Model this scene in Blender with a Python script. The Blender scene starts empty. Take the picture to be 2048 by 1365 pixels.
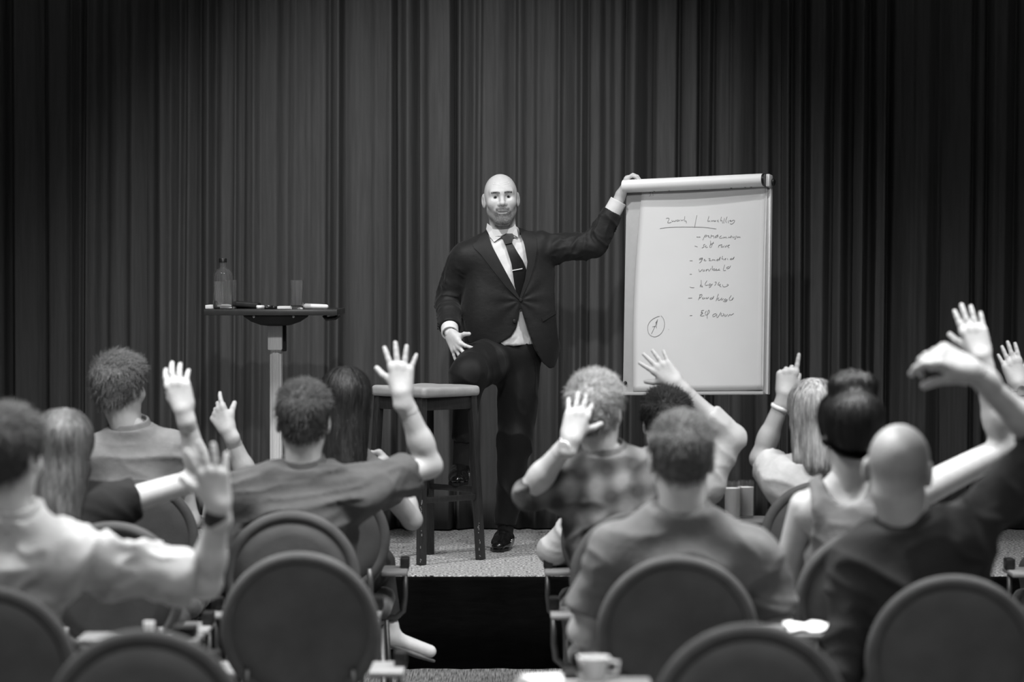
import bpy, bmesh, math, random
import numpy as np
from mathutils import Vector, Matrix
from mathutils.geometry import delaunay_2d_cdt

random.seed(7); np.random.seed(7)
S = bpy.context.scene
COL = S.collection

# ------------------------------------------------------------------ camera
F_PX = 5700.0; HORIZON = 540.0; CAM_Z = 1.711
PITCH = math.atan((682.5 - HORIZON) / F_PX)
cam_d = bpy.data.cameras.new('camera'); cam = bpy.data.objects.new('camera', cam_d); COL.objects.link(cam)
cam.location = (0, 0, CAM_Z); cam.rotation_euler = (math.pi/2 - PITCH, 0, 0)
cam_d.sensor_width = 36.0; cam_d.lens = F_PX/2048*36.0
cam_d.clip_start = 0.1; cam_d.clip_end = 60
cam_d.dof.use_dof = True; cam_d.dof.focus_distance = 13.15; cam_d.dof.aperture_fstop = 2.5
S.camera = cam
S.view_settings.view_transform = 'Standard'
S.view_settings.look = 'None'
S.view_settings.gamma = 1.0
S.view_settings.use_curve_mapping = False
S.view_settings.exposure = 0.0

# ------------------------------------------------------------------ world and room lamps
w = bpy.data.worlds.new('world'); S.world = w; w.use_nodes = True
w.node_tree.nodes['Background'].inputs[0].default_value = (1, 1, 1, 1)
w.node_tree.nodes['Background'].inputs[1].default_value = 0.0

def spot(name, loc, target, watts, size_deg, blend=0.8, radius=0.08):
    l = bpy.data.lights.new(name, 'SPOT'); l.energy = watts; l.spot_size = math.radians(size_deg); l.spot_blend = blend
    l.shadow_soft_size = radius
    o = bpy.data.objects.new(name, l); COL.objects.link(o); o.location = loc
    o.rotation_euler = (Vector(target) - Vector(loc)).to_track_quat('-Z', 'Y').to_euler()
    return o
def ceiling_area(name, loc, watts, sx, sy, spread=140):
    l = bpy.data.lights.new(name, 'AREA'); l.energy = watts; l.shape = 'RECTANGLE'; l.size = sx; l.size_y = sy
    l.spread = math.radians(spread)
    o = bpy.data.objects.new(name, l); COL.objects.link(o); o.location = loc
    return o
# stage wash from the hall's ceiling: a spot either side of the aisle and one further back; all hang above the frame
spot('stage_spot_left_offscreen', (-1.7, 11.35, 4.72), (-0.40, 13.6, 1.6), 355, 62, 1.0, 0.07)
spot('stage_spot_right_offscreen', (1.0, 11.45, 4.72), (-0.1, 13.6, 1.5), 215, 62, 1.0, 0.07)
spot('stage_spot_hall_offscreen', (-0.4, 6.4, 4.6), (-0.30, 13.3, 1.65), 640, 33, 1.0, 0.12)
# ceiling downlights of the hall, in three rows above the audience
for i_, (x, y, e) in enumerate( ((-2.3, 10.6, 45), (0.0, 10.6, 20), (2.4, 10.6, 45), (-2.1, 7.9, 135), (0.0, 7.9, 100), (2.1, 8.0, 120), (-1.6, 4.6, 44), (0.1, 4.4, 32), (1.7, 4.6, 28))):
    ceiling_area('ceiling_downlight_%s_%s_offscreen' % (('front', 'middle', 'rear')[i_//3], ('left', 'centre', 'right')[i_ % 3]), (x, y, 4.7), e, 0.6, 0.6, 110)

# ------------------------------------------------------------------ helpers
_up = np.array([0, math.sin(PITCH), math.cos(PITCH)]); _fw = np.array([0, math.cos(PITCH), -math.sin(PITCH)])
def ray(px, py):
    return np.array([(px-1024)/F_PX, 0, 0]) + _up*((682.5-py)/F_PX) + _fw
def W(px, py, Y):
    d = ray(px, py); return np.array([0, 0, CAM_Z]) + d*(Y/d[1])
def nrm(v):
    v = np.asarray(v, float); return v/np.linalg.norm(v)
def lerp(a, b, t): return np.asarray(a)*(1-t) + np.asarray(b)*t

def setp(o, label=None, cat=None, group=None, kind=None):
    if label: o['label'] = label
    if cat: o['category'] = cat
    if group: o['group'] = group
    if kind: o['kind'] = kind
    return o
def empty(name, loc, label, cat, group=None):
    o = bpy.data.objects.new(name, None); COL.objects.link(o); o.location = loc; o.empty_display_size = 0.1
    return setp(o, label, cat, group)

def mesh_np(name, V, Fc, mat, parent=None, org=None, smooth=True, attr=None):
    """V (n,3); Fc (m,3|4) array or list of tuples."""
    V = np.asarray(V, np.float32)
    if org is None and parent is not None: org = parent_world(parent)
    if org is not None: V = V - np.asarray(org, np.float32)
    me = bpy.data.meshes.new(name)
    if isinstance(Fc, np.ndarray):
        n, k = Fc.shape
        me.vertices.add(len(V)); me.vertices.foreach_set('co', V.ravel())
        me.loops.add(n*k); me.loops.foreach_set('vertex_index', Fc.astype(np.int32).ravel())
        me.polygons.add(n); me.polygons.foreach_set('loop_start', np.arange(0, n*k, k, dtype=np.int32))
        me.update(calc_edges=True)
    else:
        me.from_pydata(V.tolist(), [], Fc)
    if smooth: me.polygons.foreach_set('use_smooth', np.ones(len(me.polygons), bool))
    if attr is not None:
        a = me.attributes.new('tone', 'FLOAT', 'POINT'); a.data.foreach_set('value', np.asarray(attr, np.float32))
    me.validate(); me.update()
    if mat is not None: me.materials.append(mat)
    o = bpy.data.objects.new(name, me); COL.objects.link(o)
    if parent is not None: o.parent = parent
    return o
def parent_world(p):
    loc = np.array(p.location)
    while p.parent is not None:
        p = p.parent; loc = loc + np.array(p.location)
    return loc

class MB:
    """collects simple closed shapes (world coordinates) into one mesh"""
    def __init__(s): s.V = []; s.F = []
    def add(s, V, Fc):
        b = len(s.V); s.V += [tuple(map(float, v)) for v in V]; s.F += [tuple(i+b for i in f) for f in Fc]; return s
    def box(s, c, d, R=None, bev=0.0):
        c = np.asarray(c, float); h = np.asarray(d, float)/2; R = np.eye(3) if R is None else R
        if bev <= 0:
            P = [c + R@(np.array([x, y, z])*h) for x in (-1, 1) for y in (-1, 1) for z in (-1, 1)]
            return s.add(P, [(0,1,3,2),(4,6,7,5),(0,4,5,1),(2,3,7,6),(0,2,6,4),(1,5,7,3)])
        bm = bmesh.new(); bmesh.ops.create_cube(bm, size=1.0)
        for v in bm.verts: v.co = Vector([v.co[i]*2*h[i] for i in range(3)])
        bmesh.ops.bevel(bm, geom=bm.edges[:], offset=bev, segments=2, profile=0.5, affect='EDGES')
        bm.verts.index_update()
        P = [c + R@np.array(v.co) for v in bm.verts]; Fc = [tuple(v.index for v in f.verts) for f in bm.faces]; bm.free()
        return s.add(P, Fc)
    def tube(s, pts, rad, n=12, flat=1.0, ref=None, cap=True):
        pts = [np.asarray(p, float) for p in pts]; m = len(pts)
        rad = [rad]*m if np.isscalar(rad) else list(rad)
        T = [nrm(pts[min(i+1, m-1)] - pts[max(i-1, 0)]) for i in range(m)]
        a = np.asarray(ref, float) if ref is not None else (np.array([0, 0, 1.]) if abs(T[0][2]) < .9 else np.array([1., 0, 0]))
        P = []
        for i in range(m):
            a = nrm(a - T[i]*np.dot(a, T[i])); b = np.cross(T[i], a)
            for k in range(n):
                t = 2*math.pi*k/n
                P.append(pts[i] + a*math.cos(t)*rad[i]*flat + b*math.sin(t)*rad[i])
        Fc = [(i*n+k, i*n+(k+1) % n, (i+1)*n+(k+1) % n, (i+1)*n+k) for i in range(m-1) for k in range(n)]
        if cap: Fc += [tuple(range(n-1, -1, -1)), tuple((m-1)*n+k for k in range(n))]
        return s.add(P, Fc)
    def ring(s, c, ax, ay, rad, n=28, m=8, flat=1.0):
        """torus-like ring: centre line c + ax*cos + ay*sin, tube radius rad, flattened along the normal"""
        c = np.asarray(c, float); ax = np.asarray(ax, float); ay = np.asarray(ay, float); nn = nrm(np.cross(ax, ay)); P = []
        for i in range(n):
            t = 2*math.pi*i/n; p = ax*math.cos(t) + ay*math.sin(t); e = nrm(p)
            for k in range(m):
                q = 2*math.pi*k/m; P.append(c + p + e*math.cos(q)*rad + nn*math.sin(q)*rad*flat)
        Fc = [(i*m+k, ((i+1) % n)*m+k, ((i+1) % n)*m+(k+1) % m, i*m+(k+1) % m) for i in range(n) for k in range(m)]
        return s.add(P, Fc)
    def lathe(s, c, prof, n=24, axis=(0, 0, 1), closed=False):
        c = np.asarray(c, float); ax = nrm(axis); a = nrm(np.cross(ax, [1, 0, 0] if abs(ax[0]) < .9 else [0, 1, 0])); b = np.cross(ax, a)
        P = [c + ax*z + (a*math.cos(2*math.pi*k/n) + b*math.sin(2*math.pi*k/n))*r for r, z in prof for k in range(n)]
        m = len(prof)
        Fc = [(i*n+k, i*n+(k+1) % n, (i+1)*n+(k+1) % n, (i+1)*n+k) for i in range(m-1) for k in range(n)]
        if closed: Fc += [((m-1)*n+k, (m-1)*n+(k+1) % n, (k+1) % n, k) for k in range(n)]
        else: Fc += [tuple(range(n-1, -1, -1)), tuple((m-1)*n+k for k in range(n))]
        return s.add(P, Fc)
    def build(s, name, mat, parent=None, smooth=False, org=None):
        o = mesh_np(name, np.array(s.V), s.F, mat, parent, org, smooth)
        bm = bmesh.new(); bm.from_mesh(o.data); bmesh.ops.recalc_face_normals(bm, faces=bm.faces[:]); bm.to_mesh(o.data); bm.free()
        return o
def autosmooth(o, deg=35):
    me = o.data; me.polygons.foreach_set('use_smooth', np.ones(len(me.polygons), bool))
    bm = bmesh.new(); bm.from_mesh(me)
    for e in bm.edges:
        if len(e.link_faces) == 2 and e.calc_face_angle(0) > math.radians(deg): e.smooth = False
    bm.to_mesh(me); bm.free(); return o

# ------------------------------------------------------------------ materials (the photograph is black and white: every colour is a grey)
def mat(name, g, rough=0.6, var=0.0, nscale=20, stretch=(1, 1, 1), bump=0.0, bscale=None, bstretch=None, metal=0.0,
        sheen=0.0, spec=0.5, tone=False, coat=0.0, trans=0.0, ior=1.45, detail=4):
    m = bpy.data.materials.new(name); m.use_nodes = True; nt = m.node_tree; b = nt.nodes['Principled BSDF']
    def I(k, v): b.inputs[k].default_value = v
    I('Base Color', (g, g, g, 1)); I('Roughness', rough); I('Metallic', metal); I('Specular IOR Level', spec); I('IOR', ior)
    I('Sheen Weight', sheen); I('Sheen Roughness', 0.5); I('Coat Weight', coat); I('Coat Roughness', 0.1); I('Transmission Weight', trans)
    tc = nt.nodes.new('ShaderNodeTexCoord')
    col = None
    if var > 0:
        mp = nt.nodes.new('ShaderNodeMapping'); mp.inputs['Scale'].default_value = stretch; nt.links.new(tc.outputs['Object'], mp.inputs[0])
        nz = nt.nodes.new('ShaderNodeTexNoise'); nz.inputs['Scale'].default_value = nscale; nz.inputs['Detail'].default_value = detail
        nt.links.new(mp.outputs[0], nz.inputs['Vector'])
        r = nt.nodes.new('ShaderNodeMapRange'); r.inputs['From Min'].default_value = 0.3; r.inputs['From Max'].default_value = 0.7
        r.inputs['To Min'].default_value = g*(1-var); r.inputs['To Max'].default_value = g*(1+var)
        nt.links.new(nz.outputs[0], r.inputs[0]); col = r.outputs[0]
    if tone:
        at = nt.nodes.new('ShaderNodeAttribute'); at.attribute_name = 'tone'
        mu = nt.nodes.new('ShaderNodeMath'); mu.operation = 'MULTIPLY'
        nt.links.new(at.outputs['Fac'], mu.inputs[0])
        if col is not None: nt.links.new(col, mu.inputs[1])
        else: mu.inputs[1].default_value = g
        col = mu.outputs[0]
    if col is not None:
        cb = nt.nodes.new('ShaderNodeCombineColor')
        for i in range(3): nt.links.new(col, cb.inputs[i])
        nt.links.new(cb.outputs[0], b.inputs['Base Color'])
    if bump > 0:
        mp = nt.nodes.new('ShaderNodeMapping'); mp.inputs['Scale'].default_value = bstretch or stretch; nt.links.new(tc.outputs['Object'], mp.inputs[0])
        nz = nt.nodes.new('ShaderNodeTexNoise'); nz.inputs['Scale'].default_value = bscale or nscale; nz.inputs['Detail'].default_value = 3
        nt.links.new(mp.outputs[0], nz.inputs['Vector'])
        bp = nt.nodes.new('ShaderNodeBump'); bp.inputs['Strength'].default_value = 1.0; bp.inputs['Distance'].default_value = bump
        nt.links.new(nz.outputs[0], bp.inputs['Height']); nt.links.new(bp.outputs[0], b.inputs['Normal'])
    return m
def plaid_mat(name, g, lo, freq=14):
    m = mat(name, g, 0.85, 0, bump=0.002, bscale=30); nt = m.node_tree; b = nt.nodes['Principled BSDF']
    tc = nt.nodes.new('ShaderNodeTexCoord'); last = None
    for ang in (0.15, 0.15 + math.pi/2):
        mp = nt.nodes.new('ShaderNodeMapping'); mp.inputs['Rotation'].default_value = (0, ang, 0); nt.links.new(tc.outputs['Object'], mp.inputs[0])
        wv = nt.nodes.new('ShaderNodeTexWave'); wv.inputs['Scale'].default_value = freq/math.pi/2*1.6; wv.inputs['Distortion'].default_value = 0.6
        nt.links.new(mp.outputs[0], wv.inputs['Vector'])
        if last is None: last = wv.outputs['Fac']
        else:
            ad = nt.nodes.new('ShaderNodeMath'); ad.operation = 'ADD'; nt.links.new(last, ad.inputs[0]); nt.links.new(wv.outputs['Fac'], ad.inputs[1]); last = ad.outputs[0]
    r = nt.nodes.new('ShaderNodeMapRange'); r.inputs['From Min'].default_value = 0.3; r.inputs['From Max'].default_value = 1.7
    r.inputs['To Min'].default_value = lo; r.inputs['To Max'].default_value = g; nt.links.new(last, r.inputs[0])
    cb = nt.nodes.new('ShaderNodeCombineColor')
    for i in range(3): nt.links.new(r.outputs[0], cb.inputs[i])
    nt.links.new(cb.outputs[0], b.inputs['Base Color']); return m

M = {}
M['curtain'] = mat('curtain_fabric', 0.078, 0.85, 0.12, 60, (1, 1, 0.06), 0.0008, 160, (1, 1, 0.25), sheen=0.0, spec=0.15)
M['carpet'] = mat('stage_carpet', 0.38, 0.95, 1.0, 85, bump=0.006, bscale=200, spec=0.1, detail=2)
M['skirt'] = mat('stage_skirt', 0.003, 0.9, 0.2, 14, (1, 1, 3), 0.004, 6, (1, 1, 4), spec=0.05)
M['floor'] = mat('floor_carpet', 0.16, 0.95, 0.8, 60, (3, 0.12, 1), 0.002, 180, (2, .3, 1), spec=0.1)
M['wall'] = mat('wall_paint', 0.35, 0.9, 0.05, 8, bump=0.0005, bscale=300)
M['ceil'] = mat('ceiling_paint', 0.6, 0.9, 0.05, 8, bump=0.0005, bscale=200)
M['dark_wood'] = mat('dark_wood', 0.022, 0.42, 0.35, 30, (6, 6, 0.7), 0.0004, 90, (4, 4, .5))
M['worn'] = mat('worn_wood', 0.14, 0.6, 0.3, 200)
M['seat_leather'] = mat('seat_leather', 0.34, 0.5, 0.08, 18, bump=0.0015, bscale=40)
M['black'] = mat('black_plastic', 0.012, 0.35, 0.1, 40, bump=0.0002, bscale=300)
M['black_matte'] = mat('black_matte', 0.012, 0.7, 0.1, 40, bump=0.0002, bscale=300)
M['laminate'] = mat('dark_laminate', 0.03, 0.35, 0.1, 40, bump=0.0002, bscale=200)
M['alu'] = mat('brushed_aluminium', 0.72, 0.4, 0.08, 40, (8, 8, 0.3), 0.0002, 120, (8, 8, .2), metal=0.15)
M['chrome'] = mat('chrome', 0.75, 0.15, 0.02, 20, metal=1.0)
M['paper'] = mat('flip_paper', 0.66, 0.7, 0.012, 6, bump=0.0035, bscale=3.2)
M['board'] = mat('board_grey', 0.42, 0.45, 0.03, 30, bump=0.0004, bscale=60)
M['bar'] = mat('bar_plastic', 0.80, 0.38, 0.02, 30, (0.3, 1, 1), 0.0002, 200)
M['ink'] = mat('marker_ink', 0.19, 0.6, 0.3, 60)
M['white'] = mat('white_paper', 0.80, 0.6, 0.03, 30, bump=0.0003, bscale=100)
M['glass'] = mat('clear_glass', 1.0, 0.02, 0, trans=0.98, ior=1.48, bump=0.0001, bscale=20)
M['water'] = mat('water', 1.0, 0.0, 0, trans=0.93, ior=1.33, bump=0.0001, bscale=10)
M['chair'] = mat('chair_upholstery', 0.060, 0.8, 0.2, 10, bump=0.001, bscale=180, sheen=0.15)
M['chair_rim'] = mat('chair_rim', 0.075, 0.85, 0.15, 14, bump=0.0006, bscale=180, spec=0.12)
M['metal_dark'] = mat('dark_metal', 0.10, 0.4, 0.1, 40, metal=0.6)
M['table_top'] = mat('table_laminate', 0.16, 0.45, 0.05, 24, bump=0.0002, bscale=150)
M['skin'] = mat('skin', 0.45, 0.5, 0.07, 22, bump=0.0006, bscale=160, tone=True, spec=0.4)
M['skin_dark'] = mat('skin_tan', 0.36, 0.5, 0.08, 22, bump=0.0006, bscale=160, tone=True, spec=0.4)
M['suit'] = mat('suit_wool', 0.013, 0.58, 0.12, 60, bump=0.0016, bscale=26, bstretch=(1, 1, 1.6), sheen=0.08, spec=0.26)
M['lapel'] = mat('lapel_wool', 0.015, 0.6, 0.1, 60, bump=0.0005, bscale=30, sheen=0.08, spec=0.25)
M['trouser'] = mat('trouser_wool', 0.0065, 0.62, 0.12, 60, bump=0.0012, bscale=20, bstretch=(1.6, 1.6, .7), sheen=0.05, spec=0.25)
M['dress_shirt'] = mat('dress_shirt', 0.72, 0.7, 0.03, 30, bump=0.004, bscale=22)
M['tie'] = mat('tie_silk', 0.010, 0.42, 0.15, 60, bump=0.0006, bscale=60, spec=0.3)
M['patent'] = mat('patent_leather', 0.008, 0.12, 0.1, 40, bump=0.0012, bscale=40, coat=0.6)
M['sock'] = mat('sock_knit', 0.010, 0.9, 0.2, 60, (4, 4, .3), 0.001, 120)
M['eye'] = mat('eye_white', 0.36, 0.15, 0.02, 60)
M['iris'] = mat('iris', 0.02, 0.1, 0.3, 400)
M['sneaker'] = mat('white_sneaker', 0.75, 0.6, 0.05, 40, bump=0.0006, bscale=120)
M['sole'] = mat('sole_rubber', 0.16, 0.8, 0.1, 40)
M['jeans'] = mat('jeans', 0.035, 0.85, 0.2, 30, bump=0.002, bscale=16)
M['milk'] = mat('milk_drink', 0.9, 0.4, 0.02, 30)
# ------------------------------------------------------------------ implicit-surface modelling (bodies, cloth, hair, shoes)
def smin(a, b, k):
    if k <= 0: return np.minimum(a, b)
    h = np.maximum(k - np.abs(a-b), 0)/k
    return np.minimum(a, b) - h*h*k*0.25
def p_cone(a, b, ra, rb, cut=None, flat=None):
    """tapered capsule; cut = flat end at b; flat = (direction, factor) squeezes the section along a direction"""
    a = np.asarray(a, np.float32); b = np.asarray(b, np.float32); ba = b-a; L2 = float(ba@ba) + 1e-12; u = ba/math.sqrt(L2)
    rm = max(ra, rb)*(flat[1] if flat and flat[1] > 1 else 1.0)
    fn = nrm(flat[0]).astype(np.float32) if flat else None
    def f(X, Y, Z):
        x = X-a[0]; y = Y-a[1]; z = Z-a[2]
        t0 = (x*ba[0] + y*ba[1] + z*ba[2])/L2
        t = np.clip(t0, 0, 1); qx = x-t*ba[0]; qy = y-t*ba[1]; qz = z-t*ba[2]
        q2 = qx*qx + qy*qy + qz*qz
        if fn is not None:
            c = qx*fn[0] + qy*fn[1] + qz*fn[2]; q2 = q2 - c*c + (c/flat[1])**2
        d = np.sqrt(np.maximum(q2, 1e-12)) - (ra + (rb-ra)*t)
        if cut == 'b' or cut == 'ab': d = np.maximum(d, (t0-1)*math.sqrt(L2))
        if cut == 'a' or cut == 'ab': d = np.maximum(d, -t0*math.sqrt(L2))
        return d
    return f, np.minimum(a, b) - rm, np.maximum(a, b) + rm
def p_ell(c, r, R=None):
    c = np.asarray(c, np.float32); r = np.asarray(r, np.float32); R = np.eye(3, dtype=np.float32) if R is None else np.asarray(R, np.float32)
    e = np.sqrt((R*R) @ (r*r))
    def f(X, Y, Z):
        x = X-c[0]; y = Y-c[1]; z = Z-c[2]; k0 = 0; k1 = 0
        for i in range(3):
            l = (x*R[0, i] + y*R[1, i] + z*R[2, i])/r[i]; k0 = k0 + l*l; k1 = k1 + (l/r[i])**2
        k0 = np.sqrt(k0); k1 = np.sqrt(k1) + 1e-9
        return k0*(k0-1)/k1
    return f, c-e, c+e
def p_box(c, h, R=None, rr=0.01):
    c = np.asarray(c, np.float32); h = np.asarray(h, np.float32); R = np.eye(3, dtype=np.float32) if R is None else np.asarray(R, np.float32)
    e = np.abs(R) @ h + rr
    def f(X, Y, Z):
        x = X-c[0]; y = Y-c[1]; z = Z-c[2]; o = 0; m = -9.0
        for i in range(3):
            q = np.abs(x*R[0, i] + y*R[1, i] + z*R[2, i]) - (h[i]-rr); o = o + np.maximum(q, 0)**2; m = np.maximum(m, q)
        return np.sqrt(o) + np.minimum(m, 0) - rr
    return f, c-e, c+e
class Field:
    def __init__(s): s.items = []
    def u(s, prim, k=0.02): s.items.append(('u', prim, k)); return s
    def sub(s, prim, k=0.01): s.items.append(('s', prim, k)); return s
    def op(s, fn): s.items.append(('o', fn, 0)); return s         # fn(X,Y,Z,d) -> d
    def ext(s, other): s.items += other.items; return s
    def at(s, P):
        P = np.asarray(P, np.float32); X, Y, Z = P[:, 0], P[:, 1], P[:, 2]; d = np.full(len(P), 9.0, np.float32)
        for kind, p, k in s.items:
            if kind == 'u': d = smin(d, p[0](X, Y, Z), k)
            elif kind == 's': d = -smin(-d, p[0](X, Y, Z), k)
            else: d = p(X, Y, Z, d)
        return d
    def bounds(s):
        lo = np.min([p[1] for t, p, k in s.items if t == 'u'], 0); hi = np.max([p[2] for t, p, k in s.items if t == 'u'], 0)
        return lo, hi
    def mesh(s, h, lo=None, hi=None):
        l, u_ = s.bounds(); l = l if lo is None else np.maximum(l, lo); u_ = u_ if hi is None else np.minimum(u_, hi)
        l = l - 3*h; n = np.ceil((u_ + 3*h - l)/h).astype(int) + 1
        ax = [(l[i] + h*np.arange(n[i])).astype(np.float32) for i in range(3)]
        d = np.full(n, 0.5, np.float32)
        for kind, p, k in s.items:
            if kind == 'o':
                d = p(ax[0][:, None, None], ax[1][None, :, None], ax[2][None, None, :], d); continue
            m = k + 2.5*h
            i0 = np.clip(np.floor((p[1]-m-l)/h).astype(int), 0, n); i1 = np.clip(np.ceil((p[2]+m-l)/h).astype(int)+1, 0, n)
            if np.any(i1 <= i0): continue
            sl = tuple(slice(a, b) for a, b in zip(i0, i1))
            v = p[0](ax[0][sl[0]][:, None, None], ax[1][sl[1]][None, :, None], ax[2][sl[2]][None, None, :])
            d[sl] = smin(d[sl], v, k) if kind == 'u' else -smin(-d[sl], v, k)
        return surface_nets(d.astype(np.float32), l, h)
def surface_nets(d, org, h):
    s = d < 0; n = d.shape
    C = [(i, j, k) for i in (0, 1) for j in (0, 1) for k in (0, 1)]
    sl = lambda c: tuple(slice(c[a], n[a]-1+c[a]) for a in range(3))
    cnt = np.zeros([x-1 for x in n], np.uint8)
    for c in C: cnt += s[sl(c)]
    act = (cnt > 0) & (cnt < 8)
    cells = np.argwhere(act); idx = np.full(act.shape, -1, np.int32); idx[act] = np.arange(len(cells))
    val = np.stack([d[cells[:, 0]+c[0], cells[:, 1]+c[1], cells[:, 2]+c[2]] for c in C], 1)
    pos = np.zeros((len(cells), 3)); num = np.zeros(len(cells))
    for a in range(8):
        for b in range(a+1, 8):
            df = [abs(C[a][i]-C[b][i]) for i in range(3)]
            if sum(df) != 1: continue
            va, vb = val[:, a], val[:, b]; m = (va < 0) != (vb < 0)
            t = np.where(m, va/np.where(m, va-vb, 1), 0)
            pt = np.array(C[a])[None] + t[:, None]*(np.array(C[b])-np.array(C[a]))[None]
            pos += pt*m[:, None]; num += m
    V = org + (cells + pos/np.maximum(num, 1)[:, None])*h
    Q = []
    for ax in range(3):
        o1, o2 = (ax+1) % 3, (ax+2) % 3
        lo = [slice(None)]*3; hi = [slice(None)]*3
        lo[ax] = slice(0, n[ax]-1); hi[ax] = slice(1, n[ax])
        for o in (o1, o2): lo[o] = slice(1, n[o]-1); hi[o] = slice(1, n[o]-1)
        A = s[tuple(lo)]; B = s[tuple(hi)]; e = np.argwhere(A != B)
        if not len(e): continue
        flip = A[e[:, 0], e[:, 1], e[:, 2]]
        base = e.copy(); base[:, o1] += 1; base[:, o2] += 1
        def cell(d1, d2):
            q = base.copy(); q[:, o1] -= d1; q[:, o2] -= d2; return idx[q[:, 0], q[:, 1], q[:, 2]]
        q = np.stack([cell(1, 1), cell(0, 1), cell(0, 0), cell(1, 0)], 1)
        q[~flip] = q[~flip][:, ::-1]; Q.append(q)
    Q = np.concatenate(Q) if Q else np.zeros((0, 4), np.int32)
    return V, Q[np.all(Q >= 0, 1)]
def normals(V, Q):
    fn = np.cross(V[Q[:, 2]]-V[Q[:, 0]], V[Q[:, 3]]-V[Q[:, 1]]); N = np.zeros_like(V)
    for i in range(4): np.add.at(N, Q[:, i], fn)
    return N/(np.linalg.norm(N, axis=1, keepdims=True) + 1e-12)
_lat = np.random.RandomState(3).rand(32, 32, 32).astype(np.float32)
def vnoise(P, f=1.0, seed=0):
    """value noise, P (n,3) -> about -1..1"""
    p = np.asarray(P)*f + seed*17.31; i = np.floor(p).astype(int); t = p-i; t = t*t*(3-2*t); r = 0
    for a in (0, 1):
        for b in (0, 1):
            for c in (0, 1):
                wgt = (t[:, 0] if a else 1-t[:, 0])*(t[:, 1] if b else 1-t[:, 1])*(t[:, 2] if c else 1-t[:, 2])
                r = r + wgt*_lat[(i[:, 0]+a) % 32, (i[:, 1]+b) % 32, (i[:, 2]+c) % 32]
    return r*2-1
def folds(V, Q, amp, along, f_across=13, f_along=2.5, seed=0):
    """soft cloth folds running in direction 'along'"""
    a = nrm(along); N = normals(V, Q); s = V @ a
    P = (V - s[:, None]*a)*f_across + (s*f_along)[:, None]*a
    P = P + .55*np.stack([vnoise(V, 5, seed+7), vnoise(V, 5, seed+8), vnoise(V, 5, seed+9)], 1)
    r = 1-np.abs(vnoise(P, 1, seed)); r2 = 1-np.abs(vnoise(P*1.9, 1, seed+21))
    return V + N*(amp*(1.5*r**3 + .6*r2**3 - .55 + .35*vnoise(V, 7, seed+3)))[:, None]
def join(parts):
    Vs, Qs, b = [], [], 0
    for V, Q in parts: Vs.append(V); Qs.append(Q+b); b += len(V)
    return np.concatenate(Vs), np.concatenate(Qs)

def rot(yaw=0, pitch=0, roll=0, face=1):
    """columns right, forward, up; face=1 looks along +Y (towards the stage), -1 towards the camera. yaw>0 turns to the figure's left, pitch>0 looks up, roll>0 tilts head to its right"""
    r = np.array([face, 0, 0.]); f = np.array([0, face, 0.]); u = np.array([0, 0, 1.])
    B = np.stack([r, f, u], 1)
    cy, sy = math.cos(yaw), math.sin(yaw); cp, sp = math.cos(pitch), math.sin(pitch); cr, sr = math.cos(roll), math.sin(roll)
    Rz = np.array([[cy, -sy, 0], [sy, cy, 0], [0, 0, 1]]); Rx = np.array([[1, 0, 0], [0, cp, -sp], [0, sp, cp]]); Ry = np.array([[cr, 0, sr], [0, 1, 0], [-sr, 0, cr]])
    return B @ Rz @ Rx @ Ry

# ------------------------------------------------------------------ hand
def hand_field(wrist, tip, palm, side, curl=(0.15,)*4, spread=0.12, thumb=0.8, thumb_in=0.2, sc=1.0, hook=1.0):
    """side +1 right hand, -1 left; palm = direction the palm faces"""
    f = nrm(np.asarray(tip)-np.asarray(wrist)); n = np.asarray(palm, float); n = nrm(n - f*np.dot(n, f)); t = np.cross(f, n)*side
    w_ = np.asarray(wrist, float)
    L = lambda x, y, z: w_ + (t*x + f*y + n*z)*sc
    F = Field(); 
    F.u(p_cone(L(0, -.035, 0), L(0, .018, 0), .029*sc, .027*sc, flat=(n, .72)), .01)
    xs = (.031, .0105, -.0105, -.030); ys = (.090, .094, .088, .078)
    for x, y in zip(xs, ys): F.u(p_cone(L(x*.55, .012, 0), L(x, y, 0), .0155*sc, .0118*sc), .014*sc)
    F.u(p_cone(L(-.022, .02, .006), L(-.026, .06, .006), .016*sc, .013*sc), .014*sc)
    F.u(p_cone(L(.018, .02, .008), L(.036, .052, .012), .018*sc, .014*sc), .014*sc)      # ball of the thumb
    lens = (.073, .081, .075, .059); lat = (.9, .22, -.4, -1.15)
    for i in range(4):
        p = L(xs[i], ys[i]-.004, 0); a = lat[i]*spread; dirf = f*math.cos(a) + t*math.sin(a); c = curl[i]; ang = 0; r0 = (.0098, .0100, .0095, .0085)[i]*sc
        for j, (fr, bend) in enumerate(((.45, .8), (.30, 1.1*hook), (.25, .7*hook))):
            ang += c*bend; q = p + (dirf*math.cos(ang) + n*math.sin(ang))*lens[i]*fr*sc
            F.u(p_cone(p, q, r0*(1-.09*j), r0*(1-.09*(j+1))), .010*sc if j == 0 else .003*sc); p = q
    p = L(.034, .046, .012); ang = thumb
    for j, (ln, r) in enumerate(((.034, .0125), (.030, .0108))):
        dj = nrm(f*math.cos(ang) + t*math.sin(ang) + n*thumb_in*(1+j)); q = p + dj*ln*sc
        F.u(p_cone(p, q, r*sc, r*.86*sc), .010*sc if j == 0 else .004*sc); p = q; ang -= .25
    return F

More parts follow.
